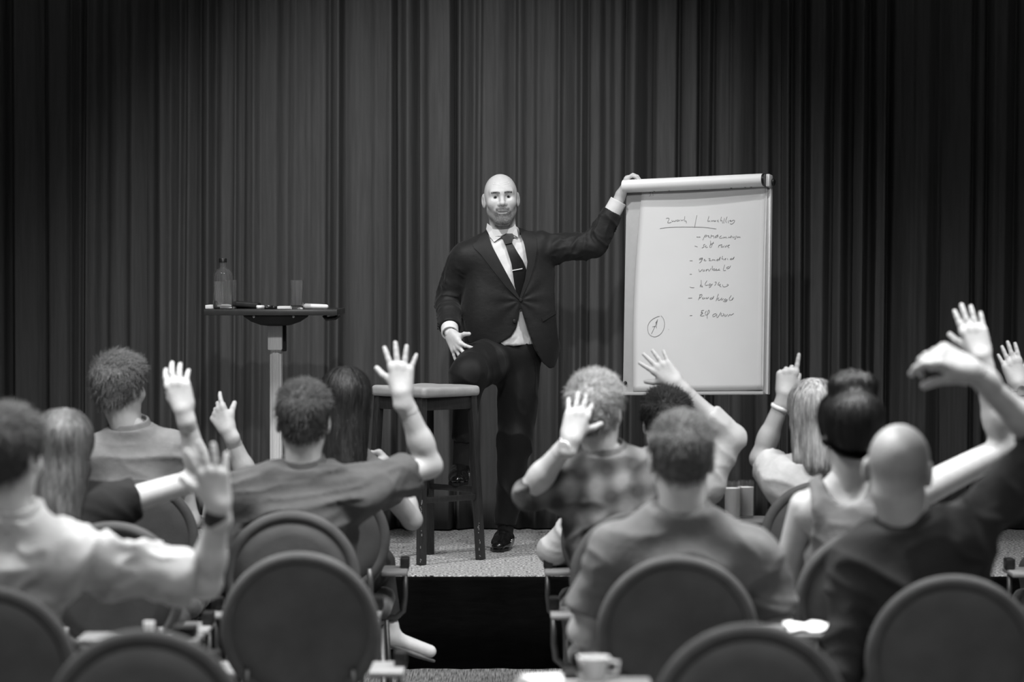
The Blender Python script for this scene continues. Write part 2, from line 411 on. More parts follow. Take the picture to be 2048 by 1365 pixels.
# ------------------------------------------------------------------ head
def head_field(c, R, sc=1.0, face=True, jaw=1.0, ears=True, wide=1.0):
    c = np.asarray(c, float)
    L = lambda r, f, u: c + R @ (np.array([r, f, u])*sc)
    F = Field()
    F.u(p_ell(L(0, -.012, .034), np.array([.0765*wide, .098, .086])*sc, R), .02)
    F.u(p_ell(L(0, .020, .005), np.array([.068*wide, .070, .080])*sc, R), .03*sc)
    F.u(p_ell(L(0, .028, -.052), np.array([.055*jaw, .060, .066])*sc, R), .03*sc)
    F.u(p_ell(L(0, .070, -.102), np.array([.027*jaw, .022, .020])*sc, R), .03*sc)
    for s in (-1, 1):
        F.u(p_cone(L(s*.050*jaw, .008, -.056), L(s*.020*jaw, .070, -.102), .015*sc, .016*sc), .025*sc)
        if face:
            F.u(p_ell(L(s*.042, .058, -.018), np.array([.022, .024, .020])*sc, R), .03*sc)
            F.u(p_cone(L(s*.010, .087, .032), L(s*.042, .073, .033), .012*sc, .010*sc), .022*sc)
            F.sub(p_ell(L(s*.031, .099, .009), np.array([.020, .019, .0125])*sc, R), .012*sc)
    if face:
        F.u(p_cone(L(0, .086, .022), L(0, .106, -.019), .0080*sc, .0115*sc), .014*sc)
        F.u(p_ell(L(0, .107, -.022), np.array([.0125, .012, .010])*sc, R), .008*sc)
        for s in (-1, 1):
            F.u(p_ell(L(s*.0135, .095, -.026), np.array([.0085, .011, .008])*sc, R), .008*sc)
            F.sub(p_ell(L(s*.0080, .104, -.0340), np.array([.0048, .0065, .0045])*sc, R), .003*sc)
            F.u(p_cone(L(s*.0155, .0790, .0110), L(s*.030, .0835, .0200), .0030*sc, .0036*sc), .004*sc)   # upper lid
            F.u(p_cone(L(s*.030, .0835, .0200), L(s*.0470, .0715, .0125), .0036*sc, .0030*sc), .004*sc)
            F.u(p_cone(L(s*.0165, .0785, .0075), L(s*.031, .0805, -.0015), .0028*sc, .0032*sc), .004*sc)   # lower lid
            F.u(p_cone(L(s*.031, .0805, -.0015), L(s*.0465, .0715, .0080), .0032*sc, .0028*sc), .004*sc)
        F.u(p_ell(L(0, .082, -.060), np.array([.030, .014, .022])*sc, R), .02*sc)
        F.u(p_cone(L(-.016, .0905, -.0585), L(.016, .0905, -.0585), .0042*sc, .0042*sc), .008*sc)
        F.u(p_cone(L(-.014, .0900, -.0685), L(.014, .0885, -.0685), .0042*sc, .0042*sc), .008*sc)
        F.sub(p_cone(L(-.022, .0960, -.0632), L(.022, .0950, -.0632), .0030*sc, .0030*sc), .003*sc)
    if ears:
        for s in (-1, 1):
            a = s*0.30; E = R @ np.array([[math.cos(a), -math.sin(a), 0], [math.sin(a), math.cos(a), 0], [0, 0, 1]])
            F.u(p_ell(L(s*.0815*wide, -.014, -.004), np.array([.0085, .021, .034])*sc, E), .006*sc)
            F.sub(p_ell(L(s*.0900*wide, -.006, -.002), np.array([.0065, .011, .019])*sc, E), .004*sc)
    return F
def local(V, c, R, sc): return ((np.asarray(V)-np.asarray(c)) @ R)/sc

HL_F = np.array([-.14, -.08, -.045, -.015, .012, .035, .06, .085, .12]); 
HL_U = np.array([-.070, -.068, -.050, -.018, -.022, .028, .060, .078, .082])
def hair_short(c, R, sc, thick=0.012, top=0.012, amp=0.004, low=0.0, wide=1.0, seed=0, h=0.0045, extra=None, front=0.0):
    """cap of hair following the skull, trimmed at the hairline; extra(F, L) adds more volume"""
    c = np.asarray(c, float); L = lambda r, f, u: c + R @ (np.array([r, f, u])*sc)
    F = Field()
    F.u(p_ell(L(0, -.012, .034), (np.array([.0765*wide, .098, .086])+thick)*sc, R), .02)
    F.u(p_ell(L(0, -.004, .054), (np.array([.068*wide, .088, .068])+thick+top*.5)*sc, R), .03)
    F.u(p_ell(L(0, -.020, -.030), (np.array([.058*wide, .070, .060])+thick*.6)*sc, R), .03)
    cc = c.astype(np.float32); RR = R.astype(np.float32)
    def trim(X, Y, Z, d):
        x = X-cc[0]; y = Y-cc[1]; z = Z-cc[2]
        f = (x*RR[0, 1] + y*RR[1, 1] + z*RR[2, 1])/sc; u = (x*RR[0, 2] + y*RR[1, 2] + z*RR[2, 2])/sc
        hl = np.interp(f + 0*u - front, HL_F, HL_U).astype(np.float32) - low
        return -smin(-d, -((hl-u)*0.8*sc), .008)
    F.op(trim)
    if extra: extra(F, L)
    V, Q = F.mesh(h); N = normals(V, Q)
    V2 = V + N*(amp*(.5*vnoise(V, 95, seed) + .8*vnoise(V, 38, seed+1)))[:, None]
    if extra:
        comb = lambda p, g: -R[:, 2][None] + 0*p
        S = strands(F, V, N, 5200, .20, .02, comb, .0011, seed, 9, True)
    else:
        def comb(p, g):
            u = local(p, c, R, sc)[:, 2]; t = np.clip((u-.045)/.04, 0, 1)[:, None]
            return (1-t)*(-R[:, 2] - .3*R[:, 1])[None] + t*(.8*R[:, 1] + .35*R[:, 0])[None]
        S = strands(F, V2, N, 5200, .012 + top*.9, .55, comb, .0009, seed, 3, False)
    return join([(V2, Q), S])

def strands(F, V, N, n, length, lift, comb, wid, seed, m=4, follow=False, keep=None):
    """thin tapered hair ribbons growing from the surface"""
    rs = np.random.RandomState(seed); pool = np.arange(len(V)) if keep is None else np.nonzero(keep)[0]
    i = rs.choice(pool, n); p = V[i] + rs.normal(0, .002, (n, 3)); g = N[i]; L = length*rs.uniform(.55, 1.15, n)[:, None]/m
    j = rs.normal(0, 1, (n, 3)); pts = [p - g*.002]; offs = rs.uniform(0.0005, .005, n); sides = []
    for k in range(m):
        if follow and k:
            e = .003; d0 = F.at(p); g = np.stack([F.at(p + np.eye(3)[a]*e) - d0 for a in range(3)], 1); g /= np.linalg.norm(g, axis=1, keepdims=True) + 1e-9
            p = p - g*(d0-offs)[:, None]
        c = comb(p, g); t = c - g*np.sum(c*g, 1, keepdims=True); t /= np.linalg.norm(t, axis=1, keepdims=True) + 1e-6
        d = t + g*lift*(1-.5*k/m) + j*(.06 if follow else .28); d /= np.linalg.norm(d, axis=1, keepdims=True)
        s_ = np.cross(d, g); s_ /= np.linalg.norm(s_, axis=1, keepdims=True) + 1e-9; sides.append(s_)
        p = p + d*L; pts.append(p)
    sides.append(sides[-1]); VV = []
    for k in range(m+1):
        w_ = wid*(1-.75*(k/m)**2); VV += [pts[k] - sides[k]*w_, pts[k] + sides[k]*w_]
    VV = np.stack(VV, 1).reshape(-1, 3); base = (np.arange(n)*2*(m+1))[:, None]
    Q = np.concatenate([base + np.array([[2*k, 2*k+1, 2*k+3, 2*k+2]]) for k in range(m)])
    return VV, Q
# ------------------------------------------------------------------ seated audience member
def person(label, sp):
    """sp: pixel joints (px, py, depth) seen from behind; builds body, clothing, hair as children of one Empty"""
    Y = sp['Y']; P = lambda k: W(sp[k][0], sp[k][1], Y + (sp[k][2] if len(sp[k]) > 2 else 0))
    hip = np.array([W(sp['hip'][0], 900, Y)[0], Y + sp.get('hipdy', 0.02), 0.56])
    root = empty('person', (hip[0], hip[1], 0), label, 'person', None)
    skin = M[sp.get('skin', 'skin')]; bw = sp.get('bw', 1.0); hs = sp.get('hs', 1.0)
    neck = P('neck'); shL, shR = P('shL'), P('shR'); hc = P('head'); R = rot(*sp.get('rot', (0, 0, 0)))
    mid = (shL+shR)/2; across = nrm(shR-shL); up = nrm(mid-hip); fwd = nrm(np.cross(up, across)); up2 = np.cross(across, fwd)
    TR = np.stack([across, fwd, up2], 1)
    def torso(g):
        T = Field(); A = lambda t: lerp(mid, hip, t)
        T.u(p_ell(A(.30), np.array([.155*bw, .110, .19])+g, TR), .05); T.u(p_ell(A(.62), np.array([.140*bw, .105, .17])+g, TR), .06)
        T.u(p_ell(A(.98), np.array([.165*bw, .130, .12])+g, TR), .06)
        T.u(p_cone(lerp(mid, shL, .85)-up2*.015, lerp(mid, shR, .85)-up2*.015, .058+g, .058+g), .07)
        for s in (shL, shR):
            T.u(p_cone(neck+up2*.02-fwd*.01, lerp(neck, s, .72), .045+g, .046+g), .05); T.u(p_ell(s-up2*.012, np.array([.060, .060, .062])+g), .05)
        return T
    legs = {}
    kneeY = Y + .46
    for s, nm in ((-1, 'L'), (1, 'R')):
        h0 = hip + np.array([s*.09, .03, -.02]); kx = h0[0] + s*.05 + sp.get('legdx', 0)
        legs[nm] = (h0, np.array([kx, kneeY, .53]), np.array([kx+s*.01, kneeY-.02, .09]))
    if 'footR' in sp:      # crossed leg
        a = P('footR'); legs['R'] = (legs['R'][0], lerp(legs['R'][0], a, .55) + np.array([.0, .16, .14]), a)
    # --- body: one continuous skin surface, sampled finer at arms, head and hands
    B = torso(-.012); parts = []
    for nm in 'LR':
        a, b, c = legs[nm]; B.u(p_cone(a, b, .078, .055), .04); B.u(p_cone(b, c, .050, .034), .03)
    parts.append(B.mesh(.017))
    H = head_field(hc, R, hs, True, sp.get('jaw', 1.0), True, sp.get('wide', 1.0))
    H.u(p_cone(hc + R @ np.array([0, -.022, -.055])*hs, neck - up2*.03, sp.get('neckr', .054)*hs, (sp.get('neckr', .054)+.004)*hs), .03)
    parts.append(H.mesh(.0048))
    arms = {}; sl = sp.get('sleeve', .62); wristmat = []
    for nm, s in (('L', -1), ('R', 1)):
        sh = shL if s < 0 else shR
        if 'el'+nm in sp: el, wr = P('el'+nm), P('wr'+nm)
        else:
            el = sh + np.array([s*.06, .03, -.27]); wr = el + np.array([-s*.10, .22, -.02])
        arms[nm] = (sh, el, wr); ar = sp.get('armr', 1.0)
        A = Field(); A.u(p_cone(sh, el, .050*ar, .039*ar), .02); A.u(p_cone(el, lerp(el, wr, .35), .040*ar, .041*ar), .02); A.u(p_cone(lerp(el, wr, .3), wr, .041*ar, .027*ar), .02)
        parts.append(A.mesh(.0085))
        hd = sp.get('hand'+nm, {}); tip = W(*hd['tip']) if 'tip' in hd else wr + nrm(wr-el)*.18
        kw = {k: v for k, v in hd.items() if k not in ('tip', 'palm')}
        Hf = hand_field(wr, tip, hd.get('palm', (0, 0, -1)), s, **kw)
        Hf.u(p_cone(lerp(el, wr, .75), wr, .033*ar, .027*ar), .015)
        parts.append(Hf.mesh(.0034 if 'tip' in hd else .005))
    V, Q = join(parts)
    l = local(V, hc, R, hs); tone = np.ones(len(V))
    if 'scalp' in sp:      # shaved head: slightly darker stubble area
        hl = np.interp(l[:, 1], HL_F, HL_U); m = np.clip((l[:, 2]-hl)/.012, 0, 1)*(np.linalg.norm(l, axis=1) < .16)*(np.abs(l[:, 0]) < .085); tone *= 1-sp['scalp']*m
    mesh_np('body', V, Q, skin, root, attr=tone)
    # --- shirt
    T = torso(.010)
    n0 = (neck + up2*(.024 + sp.get('neckline', 0))).astype(np.float32); nn = nrm(up2 - fwd*.25).astype(np.float32)
    T.op(lambda X, Yy, Z, d: np.maximum(d, (X-n0[0])*nn[0] + (Yy-n0[1])*nn[1] + (Z-n0[2])*nn[2]))
    for nm in 'LR':
        sh, el, wr = arms[nm]
        if sl <= 0: continue
        k = min(sl, 1.0); e = lerp(sh, el, k); fl = sp.get('sleeve_r', .062)
        T.u(p_cone(sh, e, .068, fl if sl < 1 else .052, cut='b' if sl < 1 else None), .03)
        if sl > 1: T.u(p_cone(el, lerp(el, wr, sl-1), .052, .046, cut='b'), .015)
    if sp.get('tank'):
        for s_ in (shL, shR): T.sub(p_ell(s_ + across*(.055 if s_ is shR else -.055) - up2*.02, (.085, .12, .15)), .01)
        T.sub(p_ell(neck - fwd*.02 + up2*.01, (.075, .10, .10)), .01)
    Vt, Qt = T.mesh(.0078)
    Vt = folds(Vt, Qt, sp.get('fold', .005), sp.get('folddir', (1, 0, -.6)), 10, 2.6, sp.get('seed', 1))
    mesh_np(sp.get('topname', 'shirt'), Vt, Qt, sp['top'], root)
    if sp.get('collar'):
        mb = Field(); rr = .068*hs
        cc = neck + up2*.018 + fwd*.004
        mb.u(p_cone(cc - nn*.022, cc + nn*.026, rr+.018, rr+.002, cut='ab'), .001); mb.sub(p_cone(cc - nn*.08, cc + nn*.08, rr-.006, rr-.006), .002)
        Vc, Qc = mb.mesh(.0045); mesh_np('collar', Vc, Qc, sp['top'], root)
    if sp.get('band'):
        mb = MB(); rr = sp.get('neckr', .054)*hs + .012; fx = nrm(fwd - nn*np.dot(fwd, nn)); mb.ring(neck + up2*.022, across*rr, fx*rr*.95, .008, 40, 10, 1.6); mb.build('neck_band', sp['top'], root, True)
    # --- trousers and shoes
    Tr = Field(); Tr.u(p_ell(hip, np.array([.175*bw, .14, .10]), TR), .04)
    for nm in 'LR':
        a, b, c = legs[nm]; Tr.u(p_cone(a, b, .092, .068), .04); Tr.u(p_cone(b, lerp(b, c, .93), .066, .052, cut='b'), .03)
    Vp, Qp = Tr.mesh(.015); mesh_np('trousers', Vp, Qp, sp.get('bottom', M['jeans']), root)
    for nm in 'LR':
        a, b, c = legs[nm]; d = nrm(sp.get('footdir', (0, 1, 0))) if nm == 'R' else np.array([0, 1., 0])
        base = c + np.array([0, 0, -.045]); Sh = Field()
        Sh.u(p_cone(base - d*.05, base + d*.17, .040, .034, flat=((0, 0, 1), .8)), .02); Sh.u(p_cone(c + np.array([0, 0, .0]), base, .040, .044), .03)
        Vs, Qs = Sh.mesh(.009); so = mesh_np('shoe', Vs, Qs, M['sneaker'] if sp.get('white_shoes') else M['black_matte'], root)
        sm = MB(); sm.tube([base - d*.075 + np.array([0, 0, -.03]), base - d*.03 + np.array([0, 0, -.03]), base + d*.12 + np.array([0, 0, -.03]), base + d*.195 + np.array([0, 0, -.03])], [.030, .043, .044, .022], 12, flat=.28, ref=(0, 0, 1))
        sm.build('sole', M['sole'], so, True)
    # --- hair
    hr = sp.get('hair')
    if hr:
        hk = {k: v for k, v in hr.items() if k not in ('mat', 'long')}
        ex = None
        if 'long' in hr:
            pts = hr['long']
            def ex(F, L):
                for a, b, ra, rb, fl, *kk in pts: F.u(p_cone(L(*a), L(*b), ra, rb, flat=(R[:, 1], fl)), kk[0] if kk else .02)
        Vh, Qh = hair_short(hc, R, hs, wide=sp.get('wide', 1.0), seed=sp.get('seed', 1), extra=ex, **hk)
        setp(mesh_np('hair', Vh, Qh, hr['mat'], root), kind='stuff')
    # --- watch or bracelet
    for wsp in sp.get('wrist', []):
        nm, t, hgt, mt, dial = wsp; sh, el, wr = arms[nm]; c = lerp(el, wr, t); ax = nrm(wr-el); a = nrm(np.cross(ax, [0, 1, .2])); b = np.cross(ax, a); r = .041 + (.027-.041)*np.clip((t-.3)/.7, 0, 1) + .002
        mb = MB(); mb.ring(c, a*r, b*r, .004, 24, 8, hgt/.008); o = mb.build('wristband', mt, root, True)
        if dial:
            mb = MB(); q = c + nrm(np.array(dial[1]) - ax*np.dot(dial[1], ax))*(r+.002); nd = nrm(q-c); mb.lathe(q, [(.001, 0), (.019, 0), (.019, .007), (.001, .008)], 18, nd); mb.build('watch_dial', dial[0], o, False)
    return root, dict(hc=hc, R=R, neck=neck, shL=shL, shR=shR, fwd=fwd, up=up2, across=across, arms=arms, hip=hip)
# ------------------------------------------------------------------ the setting
STAGE_Z = 0.40; FRONT = 12.19; SEAM = 13.19; BACK = 14.5
def struct(o): return setp(o, kind='structure')
struct(MB().box((0, 7.0, -0.05), (14, 18, 0.1)).build('floor', M['floor']))
struct(MB().box((0, 15.2, 2.4), (14, 0.1, 4.8)).build('wall_back', M['wall']))
struct(MB().box((0, 7.0, 4.85), (14, 18, 0.1)).build('ceiling', M['ceil']))
struct(MB().box((0, -2.05, 2.4), (14, 0.1, 4.8)).build('wall_front', M['ceil']))
for nm, x in (('wall_left', -7.05), ('wall_right', 7.05)):
    struct(MB().box((x, 7.0, 2.4), (0.1, 18, 4.8)).build(nm, M['wall']))

# stage: carpeted 2 x 1 m platforms in two rows with a black skirt hung along the front
stg = empty('stage_platform', (0, FRONT, 0), 'low black-skirted stage platform topped with grey speckled carpet', 'stage')
for r, (y0, y1) in enumerate(((FRONT, SEAM), (SEAM, BACK))):
    for i in range(5):
        x0 = -5 + 2*i
        MB().box((x0+1, (y0+y1)/2, STAGE_Z-0.05), (1.994, y1-y0-.012, 0.1), bev=0.004).build('platform_deck', M['carpet'], stg)
n = 260; V = []; Fc = []
for i in range(n+1):
    x = -4 + 8*i/n
    for j, z in enumerate((0.004, .2, .38, STAGE_Z-.004)):
        V.append((x, FRONT - .012 - (.010*math.sin(x*23)+.006*math.sin(x*57+1))*(1-j/3.2), z))
for i in range(n):
    for j in range(3): Fc.append((i*4+j, (i+1)*4+j, (i+1)*4+j+1, i*4+j+1))
sk = mesh_np('skirt', np.array(V), Fc, M['skirt'], stg)
sm_ = sk.modifiers.new('thick', 'SOLIDIFY'); sm_.thickness = 0.004; sm_.offset = 1

# pleated curtain panels
def curtain(x0, x1, y, seed, label, z0=STAGE_Z+.008, z1=4.75):
    rs = np.random.RandomState(seed); kx = [x0, x0+.022]; ky = [0.0, 0.0]; x = x0+.022
    while x < x1-.03:      # valley -> ridge -> (flat or tilted face) -> valley, with uneven widths
        a, b, c = rs.uniform(.006, .035), rs.uniform(.022, .085)*rs.choice([.6, 1, 1.35]), rs.uniform(.006, .040)
        if rs.rand() < .3: a, c = c*.5, a*2
        r1 = -rs.uniform(.045, .125); r2 = r1 + rs.uniform(-.045, .045)
        for dx, yy in ((a, r1), (b*.5, (r1+r2)/2 + rs.uniform(-.012, .008)), (b*.5, r2), (c, -rs.uniform(-.015, .04))):
            x += dx; kx.append(x); ky.append(yy)
        if rs.rand() < .35: x += rs.uniform(.01, .03); kx.append(x); ky.append(-rs.uniform(-.01, .03))
    ky[-1] = 0.0; kx.append(x+.022); ky.append(0.0); kx = np.array(kx); ky = np.array(ky); kx = x0 + (kx-x0)*(x1-x0)/(kx[-1]-x0)
    n = int((x1-x0)/.0045); xs = np.linspace(x0, x1, n); zs = np.linspace(z0, z1, 30); V = []
    kern = np.exp(-.5*(np.arange(-4, 5)/1.25)**2); kern /= kern.sum()
    drift = rs.uniform(-.035, .012, len(kx)); ph = rs.uniform(0, 6.28, len(kx)); da = rs.uniform(.8, 1.25, len(kx))
    drift = np.convolve(np.pad(drift, 6, mode='edge'), np.ones(13)/13, 'valid') + rs.uniform(-.006, .006, len(kx))
    win = np.clip((np.minimum(kx-x0, x1-kx)-.024)/.3, 0, 1)      # the side hems hang straight
    for z in zs:
        t = (z1-z)/(z1-z0); fx = kx + win*(drift*t*2.2 + .004*np.sin(ph + t*5)); fx[0] = x0; fx[-1] = x1; fx = np.maximum.accumulate(fx + np.arange(len(fx))*2e-4); fx = x0 + (fx-x0)*(x1-x0)/(fx[-1]-x0)
        yy = np.interp(xs, fx, ky*(1 + (da-1)*math.sin(t*3)*1.0)*(.85+.25*t)); yy = np.convolve(np.pad(yy, 4, mode='edge'), kern, 'valid')
        V.append(np.stack([xs, y + yy, np.full(n, z)], 1))
    V = np.concatenate(V); V[:, 1] += .004*vnoise(V*np.array([14, 9, 1.6]), 1, seed)*np.clip((np.minimum(V[:, 0]-x0, x1-V[:, 0])-.02)/.05, 0, 1)
    a, b = np.meshgrid(np.arange(len(zs)-1), np.arange(n-1), indexing='ij'); i0 = (a*n+b).ravel()
    Q = np.stack([i0, i0+1, i0+n+1, i0+n], 1)
    o = mesh_np('stage_curtain', V - np.array([(x0+x1)/2, y, 0]), Q, M['curtain'])
    o.location = ((x0+x1)/2, y, 0)
    sd = o.modifiers.new('thick', 'SOLIDIFY'); sd.thickness = .003
    setp(o, label, 'curtain', 'stage curtains'); return o
cut = [(-4.2, W(84, 600, 14.3)[0]+.007, 14.380, 11, 'dark pleated curtain panel at the edge beyond the bar table'),
       (W(84, 600, 14.3)[0]-.007, W(842, 600, 14.3)[0]+.007, 14.388, 5, 'dark pleated curtain panel hanging behind the bar table'),
       (W(842, 600, 14.3)[0]-.007, W(1562, 600, 14.3)[0]+.007, 14.380, 23, 'dark pleated curtain panel behind the suited speaker and flip chart'),
       (W(1562, 600, 14.3)[0]-.007, 4.2, 14.388, 41, 'dark pleated curtain panel hanging beside the flip chart, behind the pointing blonde woman')]
for c_ in cut: curtain(*c_)

# ------------------------------------------------------------------ bar table with its things
ty0, ty1 = 13.05, 13.65; tx0, tx1 = -1.412, -0.800; TZ = W(540, 619.5, ty0)[2]
tcx = -1.106; tcy = 13.35
bt = empty('bar_table', (tcx, tcy, STAGE_Z), 'tall bar table with thin dark square top and grooved aluminium post', 'table')
autosmooth(MB().box(((tx0+tx1)/2, (ty0+ty1)/2, TZ-.0135), (tx1-tx0, ty1-ty0, .027), bev=.003).build('table_top', M['laminate'], bt))
MB().lathe((tcx, tcy, TZ-.083), [(.02, 0), (.07, .006), (.115, .022), (.150, .045), (.156, .0565)], 36).build('under_bowl', M['black_matte'], bt, True)
for x in (-.092, .092): MB().lathe((tcx+x, tcy-.128, TZ-.036), [(.006, 0), (.006, .006), (.003, .008)], 10, (0, -1, .3)).build('screw', M['alu'], bt, True)
autosmooth(MB().box((tcx, tcy-.03, TZ-.135), (.068, .075, .115), bev=.006).build('post_bracket', M['alu'], bt))
autosmooth(MB().box((tcx+.040, tcy, TZ-.14), (.018, .05, .12), bev=.004).build('clamp', M['black'], bt))
pm = MB(); z0 = STAGE_Z + .03
prof = []
for k in range(40):      # grooved extrusion section
    a = 2*math.pi*k/40; r = .031 - (.0045 if k % 5 == 0 else 0); prof.append((r*math.cos(a), r*1.15*math.sin(a)))
Vp = [(tcx+x, tcy+y, z) for z in (z0, TZ-.075) for x, y in prof]
pm.add(Vp, [(k, (k+1) % 40, 40+(k+1) % 40, 40+k) for k in range(40)] + [tuple(range(39, -1, -1)), tuple(range(40, 80))])
pm.build('post', M['alu'], bt)
MB().lathe((tcx, tcy, STAGE_Z), [(.24, 0), (.24, .012), (.2, .02), (.05, .034), (.045, .06)], 40).build('base', M['alu'], bt, True)
hk = MB(); hk.tube([(tcx+.24, tcy-.2, TZ-.027), (tcx+.25, tcy-.2, TZ-.045), (tcx+.29, tcy-.2, TZ-.040), (tcx+.31, tcy-.2, TZ-.027)], [.012, .010, .010, .008], 10); hk.build('bag_hook', M['black'], bt, True)

def at_table(px, Y): return np.array([W(px, 615, Y)[0], Y, TZ])
# water bottle: shell, water, cap
b0 = at_table(446, 13.22); bot = empty('water_bottle', b0, 'clear glass water bottle with black cap on the bar table', 'bottle')
outer = [(.040, 0), (.0455, .004), (.0460, .02), (.0460, .150), (.0435, .166), (.034, .180), (.020, .188), (.0165, .194), (.0165, .222)]
inner = [(.0140, .222), (.0140, .196), (.018, .186), (.031, .177), (.0400, .163), (.0425, .149), (.0425, .022), (.040, .010), (.002, .008)]
autosmooth(MB().lathe(b0, outer + inner, 40).build('bottle_glass', M['glass'], bot), 40)
autosmooth(MB().lathe(b0, [(.002, .009), (.0395, .011), (.0422, .022), (.0422, .128), (.002, .128)], 40).build('water', M['water'], bot), 40)
autosmooth(MB().lathe(b0, [(.002, .216), (.0185, .216), (.0185, .233), (.017, .235), (.002, .235)], 28).build('cap', M['black'], bot), 40)
def tumbler(px, Y, h, r, label):
    c = at_table(px, Y); g = empty('drinking_glass', c, label, 'glass', None)
    autosmooth(MB().lathe(c, [(.002, 0), (r*.93, 0), (r*.95, .004), (r, h), (r-.0022, h), (r*.95-.003, .017), (r*.6, .013), (.002, .012)], 36).build('glass_wall', M['glass'], g), 40)
    return g
tumbler(594, 13.2, .134, .0315, 'tall clear drinking glass standing alone on the bar table')
tumbler(460, 13.36, .134, .0315, 'tall clear drinking glass half hidden behind the water bottle')
nb = at_table(431, 13.35); setp(autosmooth(MB().box((nb[0], 13.42, TZ+.0085), (.09, .2, .017), bev=.002).build('notepad', M['white'], org=None)), 'white notepad lying behind the water bottle on bar table', 'notepad')
cs = Field(); a0 = at_table(468, 13.42); a1 = at_table(514, 13.36)
cs.u(p_box((a0[0]*.5+a1[0]*.5-.005, 13.42, TZ+.0188), (.070, .07, .013), rot(0, 0, .08), .008), .01); cs.u(p_cone(a0+[0, .02, .014], a1+[0, .02, .008], .012, .006), .02)
V, Q = cs.mesh(.004); setp(mesh_np('pencil_case', V, Q, M['black_matte']), 'flat black case lying in the middle of the bar table', 'case')
for i, (px, Y, dx, r, m, lb) in enumerate(((514, 13.25, .045, .0085, 'white', 'white whiteboard marker lying in front of the black case'), (523, 13.30, .05, .008, 'alu', 'silver grey marker lying behind the white marker'), (530, 13.22, .05, .0065, 'black', 'black marker lying beside the white marker'))):
    p = at_table(px, Y); q = p + np.array([dx, .035, 0]); e = np.array([0, 0, r]); rt = empty('marker', p, lb, 'marker')
    MB().tube([p+e, lerp(p, q, .65)+e], r, 12).build('barrel', M[m], rt, True); MB().tube([lerp(p, q, .64)+e, q+e], [r*.97, r*.85], 12).build('marker_cap', M['black'], rt, True)
p = at_table(574, 13.3); setp(autosmooth(MB().box((p[0], 13.33, TZ+.006), (.085, .14, .012), bev=.0015).build('card_stack', M['white'])), 'thin stack of white cards beside the lone drinking glass', 'cards')
p = at_table(612, 13.28); q = at_table(655, 13.26)
rm = Field(); rm.u(p_cone(p+[.0, 0, .0125], q+[-.006, 0, .0105], .0125, .0105), .01); V, Q = rm.mesh(.003); setp(mesh_np('presenter_remote', V, Q, M['white']), 'white rounded remote lying right of the lone glass on bar table', 'remote')

# ------------------------------------------------------------------ bar stool under the speaker's foot
sc_ = np.array([-.390, 12.85]); SZ = 1.190
st = empty('bar_stool', (sc_[0], sc_[1], STAGE_Z), 'dark wooden bar stool with pale padded square seat', 'stool')
feet = {'A': (-.402, 12.615), 'C': (-.142, 12.85), 'B': (-.380, 13.085), 'D': (-.640, 12.85)}
tops = {k: sc_ + (np.array(v)-sc_)*.84 for k, v in feet.items()}
ang = math.radians(45); R45 = np.array([[math.cos(ang), -math.sin(ang), 0], [math.sin(ang), math.cos(ang), 0], [0, 0, 1]])
legp = {}
for k in 'ABCD':
    f = np.array([*feet[k], STAGE_Z+.002]); t = np.array([*tops[k], SZ-.045]); legp[k] = (f, t)
    u = nrm(t-f); x = R45[:, 0]; x = nrm(x-u*(x@u)); y = np.cross(u, x); RR = np.stack([x, y, u], 1)
    autosmooth(MB().box((f+t)/2 + u*.0, (.034, .034, np.linalg.norm(t-f)), RR, bev=.003).build('leg', M['dark_wood'], st))
def along(k, z):
    f, t = legp[k]; return lerp(f, t, (z-f[2])/(t[2]-f[2]))
for (a, b, z) in (('A', 'C', .686), ('C', 'B', .717), ('B', 'D', .686), ('D', 'A', .717)):
    p, q = along(a, z), along(b, z); d = nrm(q-p); RR = np.stack([d, np.cross([0, 0, 1], d), [0, 0, 1]], 1)
    autosmooth(MB().box((p+q)/2, (np.linalg.norm(q-p), .018, .026), RR, bev=.002).build('rung', M['dark_wood'], st))
    p, q = along(a, SZ-.078), along(b, SZ-.078); d = nrm(q-p); RR = np.stack([d, np.cross([0, 0, 1], d), [0, 0, 1]], 1)
    autosmooth(MB().box((p+q)/2, (np.linalg.norm(q-p), .02, .055), RR, bev=.002).build('apron', M['dark_wood'], st))
sf = Field(); sf.u(p_box((sc_[0], sc_[1], SZ-.024), (.178, .178, .024), R45, .018), .01)
V, Q = sf.mesh(.006)
l = (V-np.array([sc_[0], sc_[1], 0])) @ R45
V[:, 2] += (-.010*np.clip(1-(l[:, 0]/.16)**2, 0, 1)*np.clip(1-(l[:, 1]/.17)**2, 0, 1) + .004*vnoise(V, 14, 2))*(V[:, 2] > SZ-.03)
mesh_np('seat_pad', V, Q, M['seat_leather'], st)
for k, ztop in (('A', .62), ('C', .48)):     # worn paint along the leg edge
    mb = MB(); rs = random.Random(4)
    for i in range(14):
        z = STAGE_Z + .01 + rs.random()**2*(ztop-.4+.1); f, t = legp[k]; c = along(k, z) + np.array([rs.uniform(-.004, .004), -.0243, 0]); mb.box(c, (.004, .0015, rs.uniform(.003, .012)))
    setp(mb.build('worn_edge', M['worn'], st), kind='stuff')

